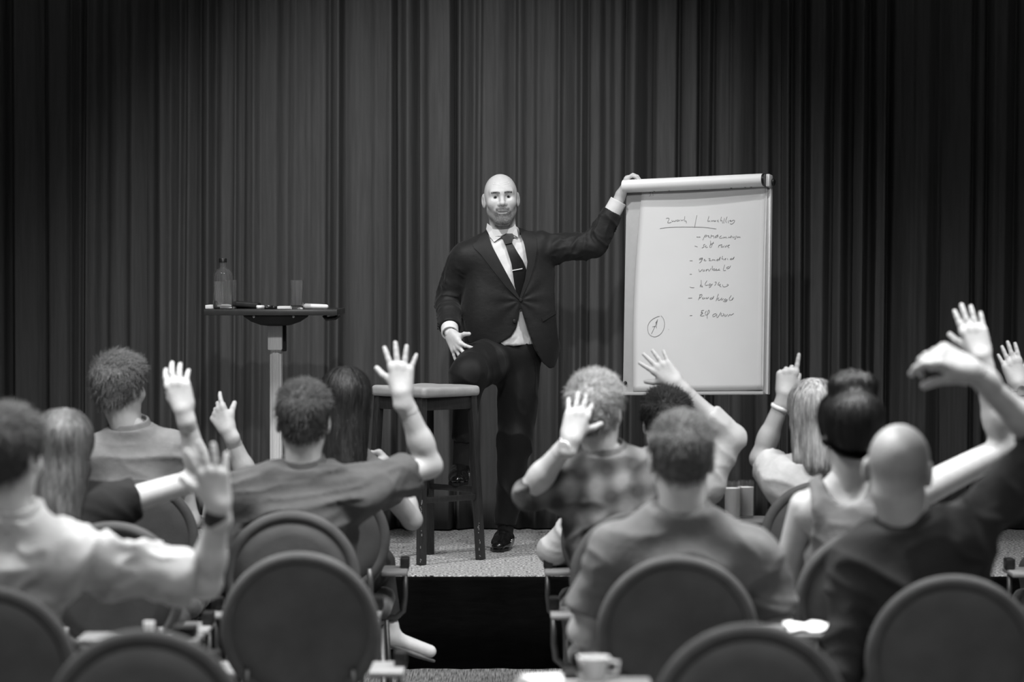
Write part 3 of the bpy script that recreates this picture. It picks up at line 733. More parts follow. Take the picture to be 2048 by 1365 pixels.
# ------------------------------------------------------------------ flip chart
BL = W(1243, 790, 13.24); BR = W(1534, 789, 12.96); TM = W(1396, 357, 13.20); BM = (BL+BR)/2
e0 = nrm([BR[0]-BL[0], BR[1]-BL[1], 0]); nb0 = np.array([-e0[1], e0[0], 0]); u0 = nrm(np.array([0, 0, 1.]) + nb0*np.dot(TM-BM, nb0)/(TM-BM)[2])
ra_ = math.radians(1.25); ex_ = e0*math.cos(ra_) + u0*math.sin(ra_); ez_ = u0*math.cos(ra_) - e0*math.sin(ra_); ey_ = np.cross(ez_, ex_)      # ey points away from the audience
FW = np.linalg.norm(BR-BL)*.985; FH = float(np.dot(TM-BM, ez_)); RF = np.stack([ex_, ey_, ez_], 1)
fc = empty('flip_chart', (BM[0], BM[1]+.1, STAGE_Z), 'grey flip chart easel with large handwritten white sheet held by speaker', 'flip chart')
FP = lambda u, v, d=0: BM + ex_*u + ez_*v + ey_*d          # u from centre, v from bottom, d behind the front face
autosmooth(MB().box(FP(0, FH/2-.01, .012), (FW, .022, FH-.02), RF, bev=.004).build('board', M['board'], fc))
autosmooth(MB().box(FP(0, .004, -.008), (FW-.01, .035, .014), RF, bev=.003).build('pen_tray', M['board'], fc))
autosmooth(MB().box(FP(FW/2+.004, FH/2, .016), (.012, .030, FH), RF, bev=.003).build('side_rail', M['alu'], fc))
kn = MB().lathe(FP(-FW/2+.014, .055, 0), [(.008, 0), (.009, .004), (.006, .012), (.002, .014)], 14, -ey_); kn.build('corner_screw', M['black'], fc, True)
# clamp bar: half-round extrusion, a touch rolled
rl = math.radians(.5); bx = ex_*math.cos(rl) + ez_*math.sin(rl); bz = np.cross(bx, ey_)
bc = FP(-.006, FH-.026, -.034); Lb = FW*.975
sec = []
for k in range(17):
    a = math.pi*(-.5 + k/16); sec.append((-.036*math.cos(a)**.8, .029*math.sin(a)))
sec = sec + [(.022, .029), (.022, -.029)]
ns = len(sec); Vb = [bc + bx*x + ey_*y + bz*z for x in (-Lb/2, Lb/2) for y, z in sec]
bar = MB().add(Vb, [(k, (k+1) % ns, ns+(k+1) % ns, ns+k) for k in range(ns)] + [tuple(range(ns-1, -1, -1)), tuple(range(ns, 2*ns))]).build('clamp_bar', M['bar'], fc); autosmooth(bar, 40)
Ve = [bc + bx*(x) + ey_*y*.97 + bz*z*.97 for x in (Lb/2+.0005, Lb/2+.012) for y, z in sec]
autosmooth(MB().add(Ve, [(k, (k+1) % ns, ns+(k+1) % ns, ns+k) for k in range(ns)] + [tuple(range(ns-1, -1, -1)), tuple(range(ns, 2*ns))]).build('bar_end_cap', M['black'], fc), 40)
autosmooth(MB().box(FP(FW/2+.006, FH-.025, -.012), (.018, .05, .058), RF, bev=.004).build('hinge', M['alu'], fc))
MB().lathe(FP(FW/2+.018, FH-.03, .0), [(.016, 0), (.017, .006), (.01, .012)], 16, ex_).build('hinge_knob', M['black'], fc, True)
for px, py in ((1309, 381), (1339, 379.5), (1401, 376.5), (1463, 374.5), (1491, 373), (1503, 372.5)):
    d = ray(px, py); o_ = np.array([0, 0, CAM_Z]); t = np.dot(FP(0, 0, -.020)-o_, ey_)/np.dot(d, ey_); q = o_+d*t
    MB().lathe(q, [(.001, 0), (.0065, 0), (.0065, .01), (.001, .011)], 12, -ey_).build('paper_hook', M['black'], fc, True)
# centre column on a star base
a = FP(.012, .30, .05); colx = a[0]; coly = a[1] + .03
autosmooth(MB().box((colx, coly, (STAGE_Z+.08+a[2]+.3)/2), (.036, .03, a[2]+.3-STAGE_Z-.08), bev=.004).build('column', M['metal_dark'], fc))
autosmooth(MB().box((colx+.019, coly-.006, (STAGE_Z+.08+a[2])/2), (.004, .03, a[2]-STAGE_Z-.08), bev=.001).build('column_edge', M['alu'], fc))
MB().lathe((colx, coly, STAGE_Z+.05), [(.045, 0), (.045, .03), (.03, .05)], 20).build('hub', M['black'], fc, True)
for k in range(5):
    t = 2*math.pi*k/5+.3; e = np.array([colx+.30*math.cos(t), coly+.30*math.sin(t), STAGE_Z+.055])
    lg = MB().tube([(colx, coly, STAGE_Z+.07), e], [.02, .012], 10).build('base_arm', M['black'], fc, True); MB().lathe(e-[0, 0, .0545], [(.012, 0), (.022, .012), (.022, .03), (.01, .045)], 12).build('castor', M['black'], lg, True)
# paper sheet, gently curved
def on_chart(px, py, off):
    d = ray(px, py); o_ = np.array([0, 0, CAM_Z]); t = np.dot(FP(0, 0, off)-o_, ey_)/np.dot(d, ey_); q = o_+d*t
    return float(np.dot(q-BM, ex_)), float(np.dot(q-BM, ez_))
cor = [on_chart(*c, -.006) for c in ((1266, 783), (1524, 780), (1532, 366), (1284, 377))]
def bend(s, t): return -.004 - .010*math.sin(math.pi*min(1, t*1.02))*(0.6+.4*s) - .016*(s**6)*(1-t)**.5 - .004*math.sin(s*5+t*3)
def sheet(s, t):
    a = lerp(cor[0], cor[1], s); b = lerp(cor[3], cor[2], s); u, v = lerp(a, b, t); u -= .012*math.sin(math.pi*t)*(1-s); return u, v
def build_sheet(name, ins, off, m, parent):
    V = []; Fc = []; nx, nz = 24, 36
    for j in range(nz+1):
        for i in range(nx+1):
            s = i/nx; t = j/nz; u, v = sheet(s, t); V.append(FP(u+ins, v, bend(s, t)*(.6 if off else 1)+off))
    for j in range(nz):
        for i in range(nx): k = j*(nx+1)+i; Fc.append((k, k+1, k+nx+2, k+nx+1))
    o = mesh_np(name, np.array(V), Fc, m, parent); sd = o.modifiers.new('thick', 'SOLIDIFY'); sd.thickness = .0006; sd.offset = -1; return o
build_sheet('under_sheet', .006, .0035, M['white'], fc)
pp = build_sheet('top_sheet', 0, 0, M['paper'], fc)
# handwriting
def sheet_pt(px, py):
    u, v = on_chart(px, py, -.012)
    s = t = .5
    for _ in range(12):
        a = np.array(sheet(s, t)); e = np.array([u, v])-a; d = 1e-3
        J = np.stack([(np.array(sheet(s+d, t))-a)/d, (np.array(sheet(s, t+d))-a)/d], 1); ds = np.linalg.solve(J, e); s += ds[0]; t += ds[1]
    return FP(u, v, bend(s, t)-.0016)
STK = [((1290, 410), 9.1, [
 [375,245,400,235,435,240,420,280,400,325,440,325,470,310], [480,275,490,310,515,280,530,310,555,270], [590,265,565,280,575,300,600,290,612,262,620,290],
 [640,262,655,285,690,265], [715,205,705,300,740,280,745,330], [935,185,915,280,893,410], [265,428,400,408,640,398,900,400,1100,405,1290,435],
 [1155,205,1125,310,1165,280,1175,305], [1195,275,1205,305,1235,275], [1260,275,1240,300,1275,300,1285,275], [1330,270,1305,290,1335,305],
 [1385,215,1365,300,1395,270,1410,330], [1440,240,1425,320,1440,325], [1490,215,1460,290,1480,320], [1510,280,1515,330],
 [1560,275,1530,290,1570,300,1600,275,1635,280,1620,320,1575,350,1545,340],
 [930,580,1000,582], [1085,550,1045,635], [1085,550,1120,545,1110,575,1085,580], [1130,560,1165,555,1140,580,1175,590], [1200,540,1190,600],
 [1195,565,1225,560,1250,560,1245,605], [1325,540,1270,575,1265,600,1310,580,1325,545,1325,590], [1385,560,1355,580,1350,605,1385,605,1410,590],
 [1420,610,1435,575,1450,600,1470,575,1485,605], [1510,600,1530,580,1550,600,1575,545,1565,600], [1600,570,1590,595,1625,590,1635,575],
 [1660,560,1650,625,1620,615], [1680,570,1680,600,1700,580,1740,590],
 [900,745,950,760], [1085,715,1050,730,1080,760,1030,780], [1090,760,1115,735,1095,745,1105,780,1135,765], [1185,650,1195,700,1165,770,1190,770],
 [1240,670,1215,720,1200,775], [1180,720,1250,690], [1345,730,1330,775], [1345,735,1400,720], [1400,735,1375,760,1400,775,1425,740,1430,775],
 [1450,735,1460,775,1490,730], [1495,755,1550,725,1510,735,1510,775,1530,775],
 [810,1015,860,1015], [1040,960,985,975,985,1000,1030,985,1050,960,1020,1030,985,1055], [1065,1005,1095,985,1070,990,1080,1020,1110,1010],
 [1150,975,1190,975,1155,1015,1200,1010], [1215,1015,1230,985,1250,1010,1265,990,1275,1015], [1330,985,1295,1000,1310,1020,1345,990,1375,930,1350,1010],
 [1410,930,1390,990,1420,975,1430,1005], [1440,995,1480,970,1455,980,1465,1005], [1500,970,1505,1000], [1580,970,1545,985,1560,1000,1600,980,1635,935,1600,1000],
 [815,1260,850,1260], [975,1170,990,1225,1040,1170], [1060,1175,1045,1210,1085,1200,1075,1175], [1110,1170,1105,1215,1120,1180,1150,1165,1160,1215,1200,1150],
 [1225,1110,1215,1195,1260,1150,1265,1190,1240,1195], [1270,1190,1310,1165,1285,1165,1290,1200,1330,1180], [1350,1160,1330,1190,1365,1185],
 [1450,1090,1415,1200,1470,1190], [1530,1120,1480,1140,1490,1165,1535,1150,1560,1105]]),
 ((1290, 550), 9.1, [
 [815,220,850,232,895,230], [1020,95,1020,200], [1000,220,1005,170,1025,225,1040,190,1045,225], [1125,105,1085,170,1105,195,1140,180],
 [1190,155,1150,180,1170,205,1210,160,1200,210,1160,235], [1215,190,1225,160], [1270,130,1300,125,1290,160,1265,195], [1350,130,1315,185,1370,180],
 [1375,165,1350,200,1385,215], [1410,175,1415,210,1450,220,1500,200,1525,180,1490,170],
 [785,425,855,422], [1005,360,970,455], [985,365,1040,350,1030,395,985,425], [1060,405,1035,430,1065,440,1090,410,1095,435], [1130,405,1105,430,1140,430,1160,400],
 [1215,410,1175,430,1190,450,1225,430,1260,370,1230,440], [1335,345,1290,475], [1345,420,1310,430,1340,465,1370,450], [1400,420,1370,445,1400,460,1425,430],
 [1470,430,1435,455,1465,470,1500,435,1490,480,1440,490,1420,470], [1570,375,1525,440,1545,465,1590,455,1620,400,1580,450],
 [815,740,860,740], [1070,645,1015,650,1045,680,1005,690,1070,690,990,735,1040,750,1075,740], [1115,655,1085,700,1105,735,1150,715,1175,660,1155,630,1130,700,1130,790],
 [1290,700,1235,720,1225,760,1270,755,1310,700,1300,770,1320,780,1380,680], [1390,700,1375,740,1410,750,1440,715,1420,700], [1460,720,1440,755,1480,750,1500,715],
 [1510,755,1550,710,1560,740,1615,700],
 [295,745,340,790,362,880,350,980,300,1070,220,1125,150,1130,75,1085,48,990,60,900,120,820,220,765,270,755], [235,810,195,920,120,1075], [195,880,235,815,215,900,210,970],
 [140,945,200,935], [430,995,436,998]]),
 ((1220, 330), 9.1, [[700,490,740,490,715,520,735,545,705,570], [765,490,775,560], [730,480,760,480]])]
words = []
for (ox, oy), sc, ss in STK:
    items = [(s, min(s[0::2])-26, max(s[0::2])+26, min(s[1::2])-12, max(s[1::2])+12) for s in ss]; grp = list(range(len(items)))
    for i in range(len(items)):
        for j in range(i):
            A, B_ = items[i], items[j]
            if A[1] < B_[2] and B_[1] < A[2] and A[3] < B_[4] and B_[3] < A[4]:
                g0, g1 = grp[i], grp[j]; grp = [g1 if g == g0 else g for g in grp]
    for g in sorted(set(grp)): words.append((ox, oy, sc, [items[i][0] for i in range(len(items)) if grp[i] == g]))
for ox, oy, sc, ss in words:
    mb = MB()
    for s in ss:
        p = [sheet_pt(ox+s[i]/sc, oy+s[i+1]/sc) for i in range(0, len(s), 2)]
        if len(p) > 2:      # round the corners
            q = [p[0]]
            for i in range(len(p)-1): q += [lerp(p[i], p[i+1], .25), lerp(p[i], p[i+1], .75)]
            p = q + [p[-1]]
        mb.tube(p, .0009, 5, flat=.7, ref=ey_)
    setp(mb.build('handwritten_word', M['ink'], pp), kind='stuff' if len(ss) > 1 else None)
# ------------------------------------------------------------------ conference chairs
def copy_tree(o, parent=None):
    c = o.copy(); COL.objects.link(c); c.parent = parent
    for ch in list(o.children): copy_tree(ch, c)
    return c
def make_chair():
    r = empty('conference_chair', (0, 0, 0), 'chair', 'chair', 'round-backed conference chairs')
    tl = math.radians(7); up = np.array([0, -math.sin(tl), math.cos(tl)]); X = np.array([1., 0, 0]); c = np.array([0, 0, .71]); nb_ = np.cross(X, up)
    MB().ring(c, X*.203, up*.203, .020, 64, 12).build('back_rim', M['chair_rim'], r, True)
    MB().lathe(c, [(.002, -.019), (.14, -.018), (.186, -.015), (.192, 0), (.188, .016), (.14, .030), (.002, .034)], 48, nb_ if nb_[1] > 0 else -nb_).build('back_pad', M['chair'], r, True)
    F = Field(); F.u(p_box((0, .26, .44), (.225, .225, .042), None, .04), .01); F.u(p_ell((0, .28, .468), (.19, .19, .03)), .03)
    V, Q = F.mesh(.014); mesh_np('seat', V, Q, M['chair'], r)
    autosmooth(MB().box((0, .26, .39), (.40, .40, .02), bev=.006).build('seat_frame', M['metal_dark'], r))
    for x in (-.15, .15): MB().tube([(x, .10, .39), (x, .035, .42), (x, .01, .52), (x*.98, .0, .60)], .012, 10).build('back_post', M['metal_dark'], r, True)
    for x in (-1, 1):
        for y0, y1 in ((.09, .02), (.43, .47)): MB().tube([(x*.185, y0, .395), (x*.205, y1, .012), (x*.205, y1, 0)], [.013, .011, .013], 10).build('leg', M['metal_dark'], r, True)
        MB().tube([(x*.19, .26, .385), (x*.235, .26, .385), (x*.262, .26, .41), (x*.268, .26, .46), (x*.268, .26, .555)], .011, 10).build('arm_post', M['metal_dark'], r, True)
        pad = autosmooth(MB().box((x*.232, .24, .565), (.10, .23, .018), bev=.007).build('arm_pad', M['chair_pad'], r))
        autosmooth(MB().box((x*.268, .27, .595), (.036, .07, .042), bev=.006).build('hinge', M['black'], pad))
    return r
M['chair_pad'] = mat('arm_pad', 0.2, 0.5, 0.05, 30)
proto = make_chair(); CH = {}
def tablet(r, x, y0, dep=.25):
    autosmooth(MB().box((r.location.x+x, r.location.y+y0, .738), (.32, dep, .016), bev=.006).build('writing_tablet', M['table_top'], r))
    MB().tube([(r.location.x+x*.8, r.location.y+.27, .58), (r.location.x+x*.85, r.location.y+.29, .66), (r.location.x+x*.9, r.location.y+y0, .73)], .012, 10).build('tablet_arm', M['metal_dark'], r, True)
chairs = [('aa', 290, 6.20, 'empty round-backed chair behind the man with the dark wristwatch'), ('bb', 1500, 6.30, 'empty round-backed chair behind the man in grey T-shirt'),
  ('cc', 600, 7.90, 'empty round-backed chair directly behind the man waving in a grey polo'), ('P9', 1355, 7.80, 'round-backed chair holding the man in grey T-shirt'),
  ('P12', 1905, 7.30, 'round-backed chair holding the bald man in dark shirt'), ('P3', -25, 7.05, 'round-backed chair holding the man with the dark wristwatch'),
  ('P4', 583, 9.24, 'round-backed chair holding the man waving in a grey polo'), ('P2', 225, 8.84, 'round-backed chair holding the woman in dark T-shirt with long hair'),
  ('P11', 1737, 8.55, 'round-backed chair holding the woman with a dark hair bun'), ('P6', 1276, 9.24, 'round-backed chair holding the man in plaid shirt'),
  ('P5', 660, 10.58, 'round-backed chair holding the woman with straight dark brown hair'), ('P8', 1242, 10.58, 'round-backed chair holding the man in pale striped shirt'),
  ('P1', 277, 10.61, 'round-backed chair holding the man in light polo with turned head'), ('P10', 1640, 10.53, 'round-backed chair holding the blonde woman in white'),
  ('P13', 2190, 10.53, 'round-backed chair holding the person with the steel wristwatch')]
for i, (k, px, Y, lb) in enumerate(chairs):
    c = proto if i == 0 else copy_tree(proto)
    c.location = (W(px, 900, Y)[0], Y, 0); c['label'] = lb; CH[k] = c
for k, x, y0, dp in (('P3', .32, .44, .16), ('P12', -.34, .33, .22), ('bb', -.36, .33, .20), ('P10', -.27, .50, .25), ('P1', .30, .46, .25)): tablet(CH[k], x, y0, dp)
TT = .746
def on_tab(k, x, y, z=0): l = CH[k].location; return np.array([l.x+x, l.y+y, TT+z])
# things on the writing tablets
def thing_box(name, c, d, m, label, cat, R=None, bev=.003): return setp(autosmooth(MB().box(c, d, R, bev=bev).build(name, m)), label, cat)
c = on_tab('P3', .44, .42, .015); thing_box('phone_case', c, (.06, .08, .03), M['black'], 'black case on the tablet beside the man with dark wristwatch', 'case')
c = on_tab('P3', .34, .46, .012); setp(autosmooth(MB().lathe(c-[0, 0, .012], [(.002, 0), (.012, 0), (.015, .035), (.013, .035), (.011, .004), (.002, .004)], 16).build('coffee_creamer', M['milk'])), 'tiny white cup on the tablet next to the black case', 'cup')
for dx, dy, lb in ((-.045, .0, 'tall glass of white drink at the edge of blonde woman\'s tablet'), (.012, .05, 'tall glass of white drink behind the other on blonde woman\'s tablet')):
    c = on_tab('P10', -.27+.03+dx, .50+dy); g = empty('drinking_glass', c, lb, 'glass'); h = .145; r = .034
    autosmooth(MB().lathe(c, [(.002, 0), (r*.9, 0), (r, h), (r-.002, h), (r*.9-.002, .008), (.002, .008)], 28).build('glass_wall', M['glass'], g), 40)
    autosmooth(MB().lathe(c, [(.002, .009), (r*.9-.003, .009), (r-.004, h*.82), (.002, h*.82)], 28).build('drink', M['milk'], g), 40)
c = on_tab('P10', -.35, .48); setp(autosmooth(MB().lathe(c, [(.002, 0), (.018, 0), (.02, .03), (.018, .03), (.016, .004), (.002, .004)], 16).build('bottle_cap_cup', M['black'])), 'small dark cup beside the white drinks', 'cup')
c = on_tab('P12', -.335, .34); V = []; Fc = []
for j in range(9):
    for i in range(7): V.append((c[0]-.06+.12*i/6, c[1]-.10+.18*j/8, c[2]+.003+.010*math.sin(i*.9+j*.5)**2))
for j in range(8):
    for i in range(6): k = j*7+i; Fc.append((k, k+1, k+8, k+7))
o = mesh_np('paper_sheet', np.array(V)-c, Fc, M['white']); o.location = c; sd = o.modifiers.new('t', 'SOLIDIFY'); sd.thickness = .001; setp(o, 'crumpled white paper on the tablet beside the bald man', 'paper')
c = on_tab('P12', -.235, .39); g = empty('drinking_glass', c, 'small clear glass on the tablet beside the bald man', 'glass'); autosmooth(MB().lathe(c, [(.002, 0), (.026, 0), (.03, .09), (.028, .09), (.024, .006), (.002, .006)], 24).build('glass_wall', M['glass'], g), 40)
c = on_tab('bb', -.44, .36, .004); thing_box('paper_pad', c, (.10, .14, .008), M['white'], 'white note pad at the aisle edge of the empty chair\'s tablet', 'notepad', rot(.3)[:, [0, 1, 2]])
c = on_tab('bb', -.335, .38); g = empty('coffee_cup', c, 'white coffee cup on the empty chair\'s tablet', 'cup')
autosmooth(MB().lathe(c, [(.002, 0), (.024, 0), (.038, .055), (.035, .055), (.022, .005), (.002, .005)], 24).build('cup_wall', M['white'], g), 40); MB().tube([c+[.034, 0, .045], c+[.058, 0, .042], c+[.056, 0, .018], c+[.028, 0, .014]], .004, 8).build('handle', M['white'], g, True)
c = on_tab('bb', -.39, .36, .012); thing_box('phone', c, (.035, .09, .024), M['black'], 'small black device between the pad and the cup', 'device')
c = on_tab('P1', .20, .46); mb = MB(); mb.box(c+[0, 0, .05], (.012, .05, .10), rot(0, 0, .15), bev=.003); mb.tube([c+[.004, 0, .08], c+[.03, 0, .085], c+[.034, 0, .065], c+[.008, 0, .06]], .006, 8); mb.tube([c+[.0, 0, .02], c+[.03, 0, .03]], .006, 8)
setp(mb.build('napkin_holder', M['white'], org=None), 'white holder on the tablet next to the man in light polo', 'holder')

# ------------------------------------------------------------------ audience
HM = {k: mat('hair_'+k, g, 0.45, 0.55, 70, (1, 1, .12), .003, 110, (1, 1, .1), spec=0.4) for k, g in (('brown', .035), ('dark', .008), ('light_brown', .11), ('blond', .36), ('grey', .26), ('auburn', .028), ('mid', .055))}
HS = {k: mat('crop_'+k, g, 0.6, 0.6, 140, (1, 1, 1), .004, 150, (1, 1, 1), spec=0.3) for k, g in (('brown', .045), ('dark', .012), ('mid', .085), ('grey', .26), ('fair', .13))}
def cloth(name, g, **k): return mat(name, g, .85, .06, 40, bump=.0012, bscale=60, spec=.25, **k)
M['striped'] = plaid_mat('striped_shirt', .46, .40)
back = (0, 1, 0)
PE = {}
PE['P1'] = person('man in light grey polo with tousled short hair, head turned towards the aisle', dict(Y=10.78, hip=(277,), head=(240, 780), rot=(-.55, -.05, -.05), neck=(262, 862), shL=(196, 912), shR=(345, 902),
    sleeve=.55, top=cloth('polo_light', .23), collar=True, hair=dict(mat=HS['fair'], thick=.012, top=.022, amp=.007), seed=2, fold=.007, folddir=(1, 0, -.25), bw=.98))
PE['P2'] = person('woman in dark T-shirt with long light brown hair raising a hand', dict(Y=9.0, hip=(215,), head=(125, 905), rot=(.1, -.1, .03), neck=(140, 990), shL=(52, 1030), shR=(205, 1018), elR=(402, 958, .10), wrR=(368, 822, .04),
    handR=dict(tip=(338, 705, 9.06), palm=(.25, 1, 0), curl=(.35, .3, .3, .35), spread=.14, thumb=.35, thumb_in=.6), sleeve=.34, sleeve_r=.066, top=cloth('tee_black', .014), hs=.95, bw=.88, armr=.92,
    hair=dict(mat=HM['light_brown'], thick=.016, top=.012, amp=.002, low=.02, long=[((0, -.06, .0), (-.005, -.085, -.20), .080, .062, .7), ((.045, -.05, -.05), (.035, -.085, -.27), .045, .022, .8), ((-.045, -.04, -.05), (-.05, -.05, -.24), .045, .03, .8), ((.0, -.08, -.1), (.02, -.10, -.29), .04, .012, .6)]), seed=3))
PE['P3'] = person('man in pale shirt with dark wristwatch and raised open hand', dict(Y=7.2, hip=(-20,), head=(12, 918), rot=(-.35, -.05, -.02), neck=(22, 1040), shL=(-150, 1125), shR=(125, 1118), elR=(412, 1168, .10), wrR=(437, 1015, .02),
    handR=dict(tip=(396, 800, 7.2), palm=(-.35, 1, 0), curl=(.12, .10, .10, .14), spread=.30, thumb=.85), sleeve=.86, sleeve_r=.066, top=cloth('shirt_pale', .36), collar=True, hair=dict(mat=HS['brown'], thick=.011, top=.012), seed=4, fold=.018, folddir=(.45, 0, 1), wrist=[('R', .87, .044, M['black_matte'], None)], bw=1.05))
PE['P4'] = person('man in mid-grey polo with short dark hair waving with spread fingers', dict(Y=9.4, hip=(590,), head=(607, 845), rot=(0, -.05, .02), neck=(607, 938), shL=(497, 990), shR=(728, 978), elR=(860, 932, .15), wrR=(803, 788, .08),
    handR=dict(tip=(800, 668, 9.5), palm=back, curl=(.05, .04, .04, .06), spread=.34, thumb=.95, thumb_in=.1), sleeve=.66, sleeve_r=.070, top=cloth('polo_mid', .082), collar=True, hair=dict(mat=HS['brown'], thick=.008, top=.014, amp=.003), seed=5, fold=.014, folddir=(1, 0, .25), bw=1.02, neckr=.058))
PE['P5'] = person('woman with long straight dark brown hair, chin resting on her fist', dict(Y=10.75, hip=(665,), head=(690, 808), rot=(.05, -.05, .05), neck=(690, 908), shL=(600, 958), shR=(765, 968), elL=(503, 974, .10), wrL=(457, 862, .06),
    handL=dict(tip=(418, 796, 10.86), palm=(.4, 1, 0), curl=(.25, .7, .9, 1.0), spread=.1, thumb=.6, thumb_in=.5), elR=(824, 1040, .14), wrR=(790, 942, .26), handR=dict(tip=(742, 885, 11.06), palm=(-.3, -.2, -1), curl=(1.0, 1.1, 1.1, 1.1), thumb=.3, thumb_in=.6), sleeve=.30, top=cloth('blouse_grey', .14), hs=.95, bw=.88, armr=.95,
    hair=dict(mat=HM['auburn'], thick=.018, top=.012, amp=.0015, low=.03, long=[((.0, -.045, .0), (.012, -.075, -.24), .088, .066, .75), ((.05, -.02, -.03), (.055, -.05, -.26), .045, .035, .9), ((-.05, -.02, -.03), (-.045, -.05, -.22), .045, .035, .9)]), seed=6, footR=(778, 1252, .40), footdir=(.85, .25, -.35), white_shoes=True))
PE['P6'] = person('man in dark plaid shirt with greying hair, hand on the back of his head', dict(Y=9.4, hip=(1255,), head=(1192, 828), rot=(-.30, -.06, -.06), neck=(1208, 912), shL=(1122, 962), shR=(1312, 950), elL=(1056, 985, -.04), wrL=(1142, 880, -.16),
    handL=dict(tip=(1172, 770, 9.285), palm=(-.05, 1, .25), curl=(.12, .10, .10, .16), spread=.16, thumb=1.05, thumb_in=.1), sleeve=1.06, top=plaid_mat('plaid_shirt', .16, .035), collar=True, hair=dict(mat=HS['grey'], thick=.011, top=.014, amp=.002), seed=7, fold=.010, folddir=(1, 0, .6), wrist=[('L', .94, .008, M['chrome'], (M['white'], (0, -1, .2)))], bw=1.0))
PE['P8'] = person('man in pale striped shirt with dark hair, bent arm raised overhead', dict(Y=10.75, hip=(1262,), head=(1332, 850), rot=(.1, -.05, .05), neck=(1322, 930), shL=(1225, 988), shR=(1405, 965), elL=(1103, 1100, .10), wrL=(1165, 1130, .30), elR=(1462, 878, .02), wrR=(1352, 768, .0),
    handR=dict(tip=(1289, 698, 10.80), palm=(.1, 1, -.2), curl=(.10, .08, .08, .10), spread=.28, thumb=.9), sleeve=1.42, top=M['striped'], collar=True, hair=dict(mat=HS['dark'], thick=.012, top=.016, amp=.005), seed=8, fold=.007))
PE['P9'] = person('man in grey T-shirt with cropped hair and both arms lowered', dict(Y=7.95, hip=(1362,), head=(1362, 922), rot=(.05, -.08, 0), neck=(1364, 1030), shL=(1222, 1112), shR=(1508, 1106), elL=(1165, 1262, .06), wrL=(1195, 1300, .30), elR=(1560, 1262, .06), wrR=(1525, 1300, .30),
    sleeve=.72, sleeve_r=.072, top=cloth('tee_grey', .125), hair=dict(mat=HS['mid'], thick=.006, top=.010, amp=.0025), seed=9, fold=.010, folddir=(1, 0, -.3), bw=1.12, hs=1.02, neckr=.062, band=True))
PE['P10'] = person('blonde woman in white top pointing one finger up', dict(Y=10.7, hip=(1630,), head=(1628, 832), rot=(.15, 0, 0), neck=(1625, 925), shL=(1562, 958), shR=(1700, 952), elL=(1520, 918, .20), wrL=(1570, 790, .16),
    handL=dict(tip=(1582, 690, 10.88), palm=(.2, 1, 0), curl=(.02, 1.25, 1.3, 1.3), spread=.05, thumb=.2, thumb_in=.9), sleeve=.55, sleeve_r=.075, top=cloth('blouse_white', .52), hs=.95, bw=.88, armr=.95,
    hair=dict(mat=HM['blond'], thick=.018, top=.012, amp=.002, low=.03, long=[((.0, -.045, .0), (.005, -.08, -.17), .088, .06, .75), ((.05, -.02, -.03), (.05, -.06, -.23), .045, .025, .9), ((-.05, -.02, -.03), (-.06, -.04, -.16), .045, .03, .9)]), seed=10, wrist=[('L', .80, .016, M['sneaker'], None)]))
PE['P11'] = person('woman in grey tank top with dark hair bun and raised palm', dict(Y=8.7, hip=(1720,), head=(1700, 862), rot=(.2, -.08, .05), neck=(1692, 965), shL=(1612, 1015), shR=(1800, 1005), elR=(2010, 898, .10), wrR=(1962, 715, .05),
    handR=dict(tip=(1922, 578, 8.78), palm=(.1, 1, 0), curl=(.05, .04, .04, .06), spread=.10, thumb=.75), elL=(1572, 1150, .10), wrL=(1590, 1190, .34), sleeve=0, tank=True, top=cloth('tank_grey', .16), hs=.96, bw=.92, armr=1.05,
    hair=dict(mat=HM['dark'], thick=.016, top=.012, amp=.007, low=.0, long=[((-.026, -.02, .140), (.026, -.025, .144), .050, .046, 1.0, .012)]), seed=11))
PE['P12'] = person('bald man in dark shirt with arm stretched up, finger pointing aside', dict(Y=7.45, hip=(1890,), head=(1797, 942), rot=(-.25, -.05, .06), neck=(1812, 1052), shL=(1712, 1132), shR=(1930, 1072), elL=(1686, 1342, -.05), wrL=(1753, 1345, .13), elR=(2090, 885, .05), wrR=(1948, 745, -.02),
    handR=dict(tip=(1835, 690, 7.40), palm=(.1, .62, -.75), curl=(.62, .95, 1.1, 1.15), spread=.05, thumb=.25, thumb_in=.9, sc=1.2), skin='skin_dark', sleeve=1.22, top=cloth('shirt_dark', .026), collar=True, scalp=.22, seed=12, fold=.012, folddir=(1, 0, -.4), bw=1.1, neckr=.062, hs=1.02, wrist=[('R', .97, .006, M['metal_dark'], None)]))
PE['P13'] = person('person with a steel wristwatch raising an open palm behind the bald man', dict(Y=10.7, hip=(2195,), head=(2195, 835), rot=(.1, 0, 0), neck=(2192, 925), shL=(2112, 965), shR=(2275, 965), elL=(2078, 905, .22), wrL=(2037, 770, .18),
    handL=dict(tip=(2000, 655, 10.93), palm=(-.1, 1, 0), curl=(.08, .06, .06, .08), spread=.12, thumb=.8), sleeve=.6, top=cloth('shirt_mid', .2), hair=dict(mat=HS['brown'], thick=.010, top=.012), seed=13, wrist=[('L', .94, .012, M['chrome'], (M['chrome'], (0, -1, 0)))]))
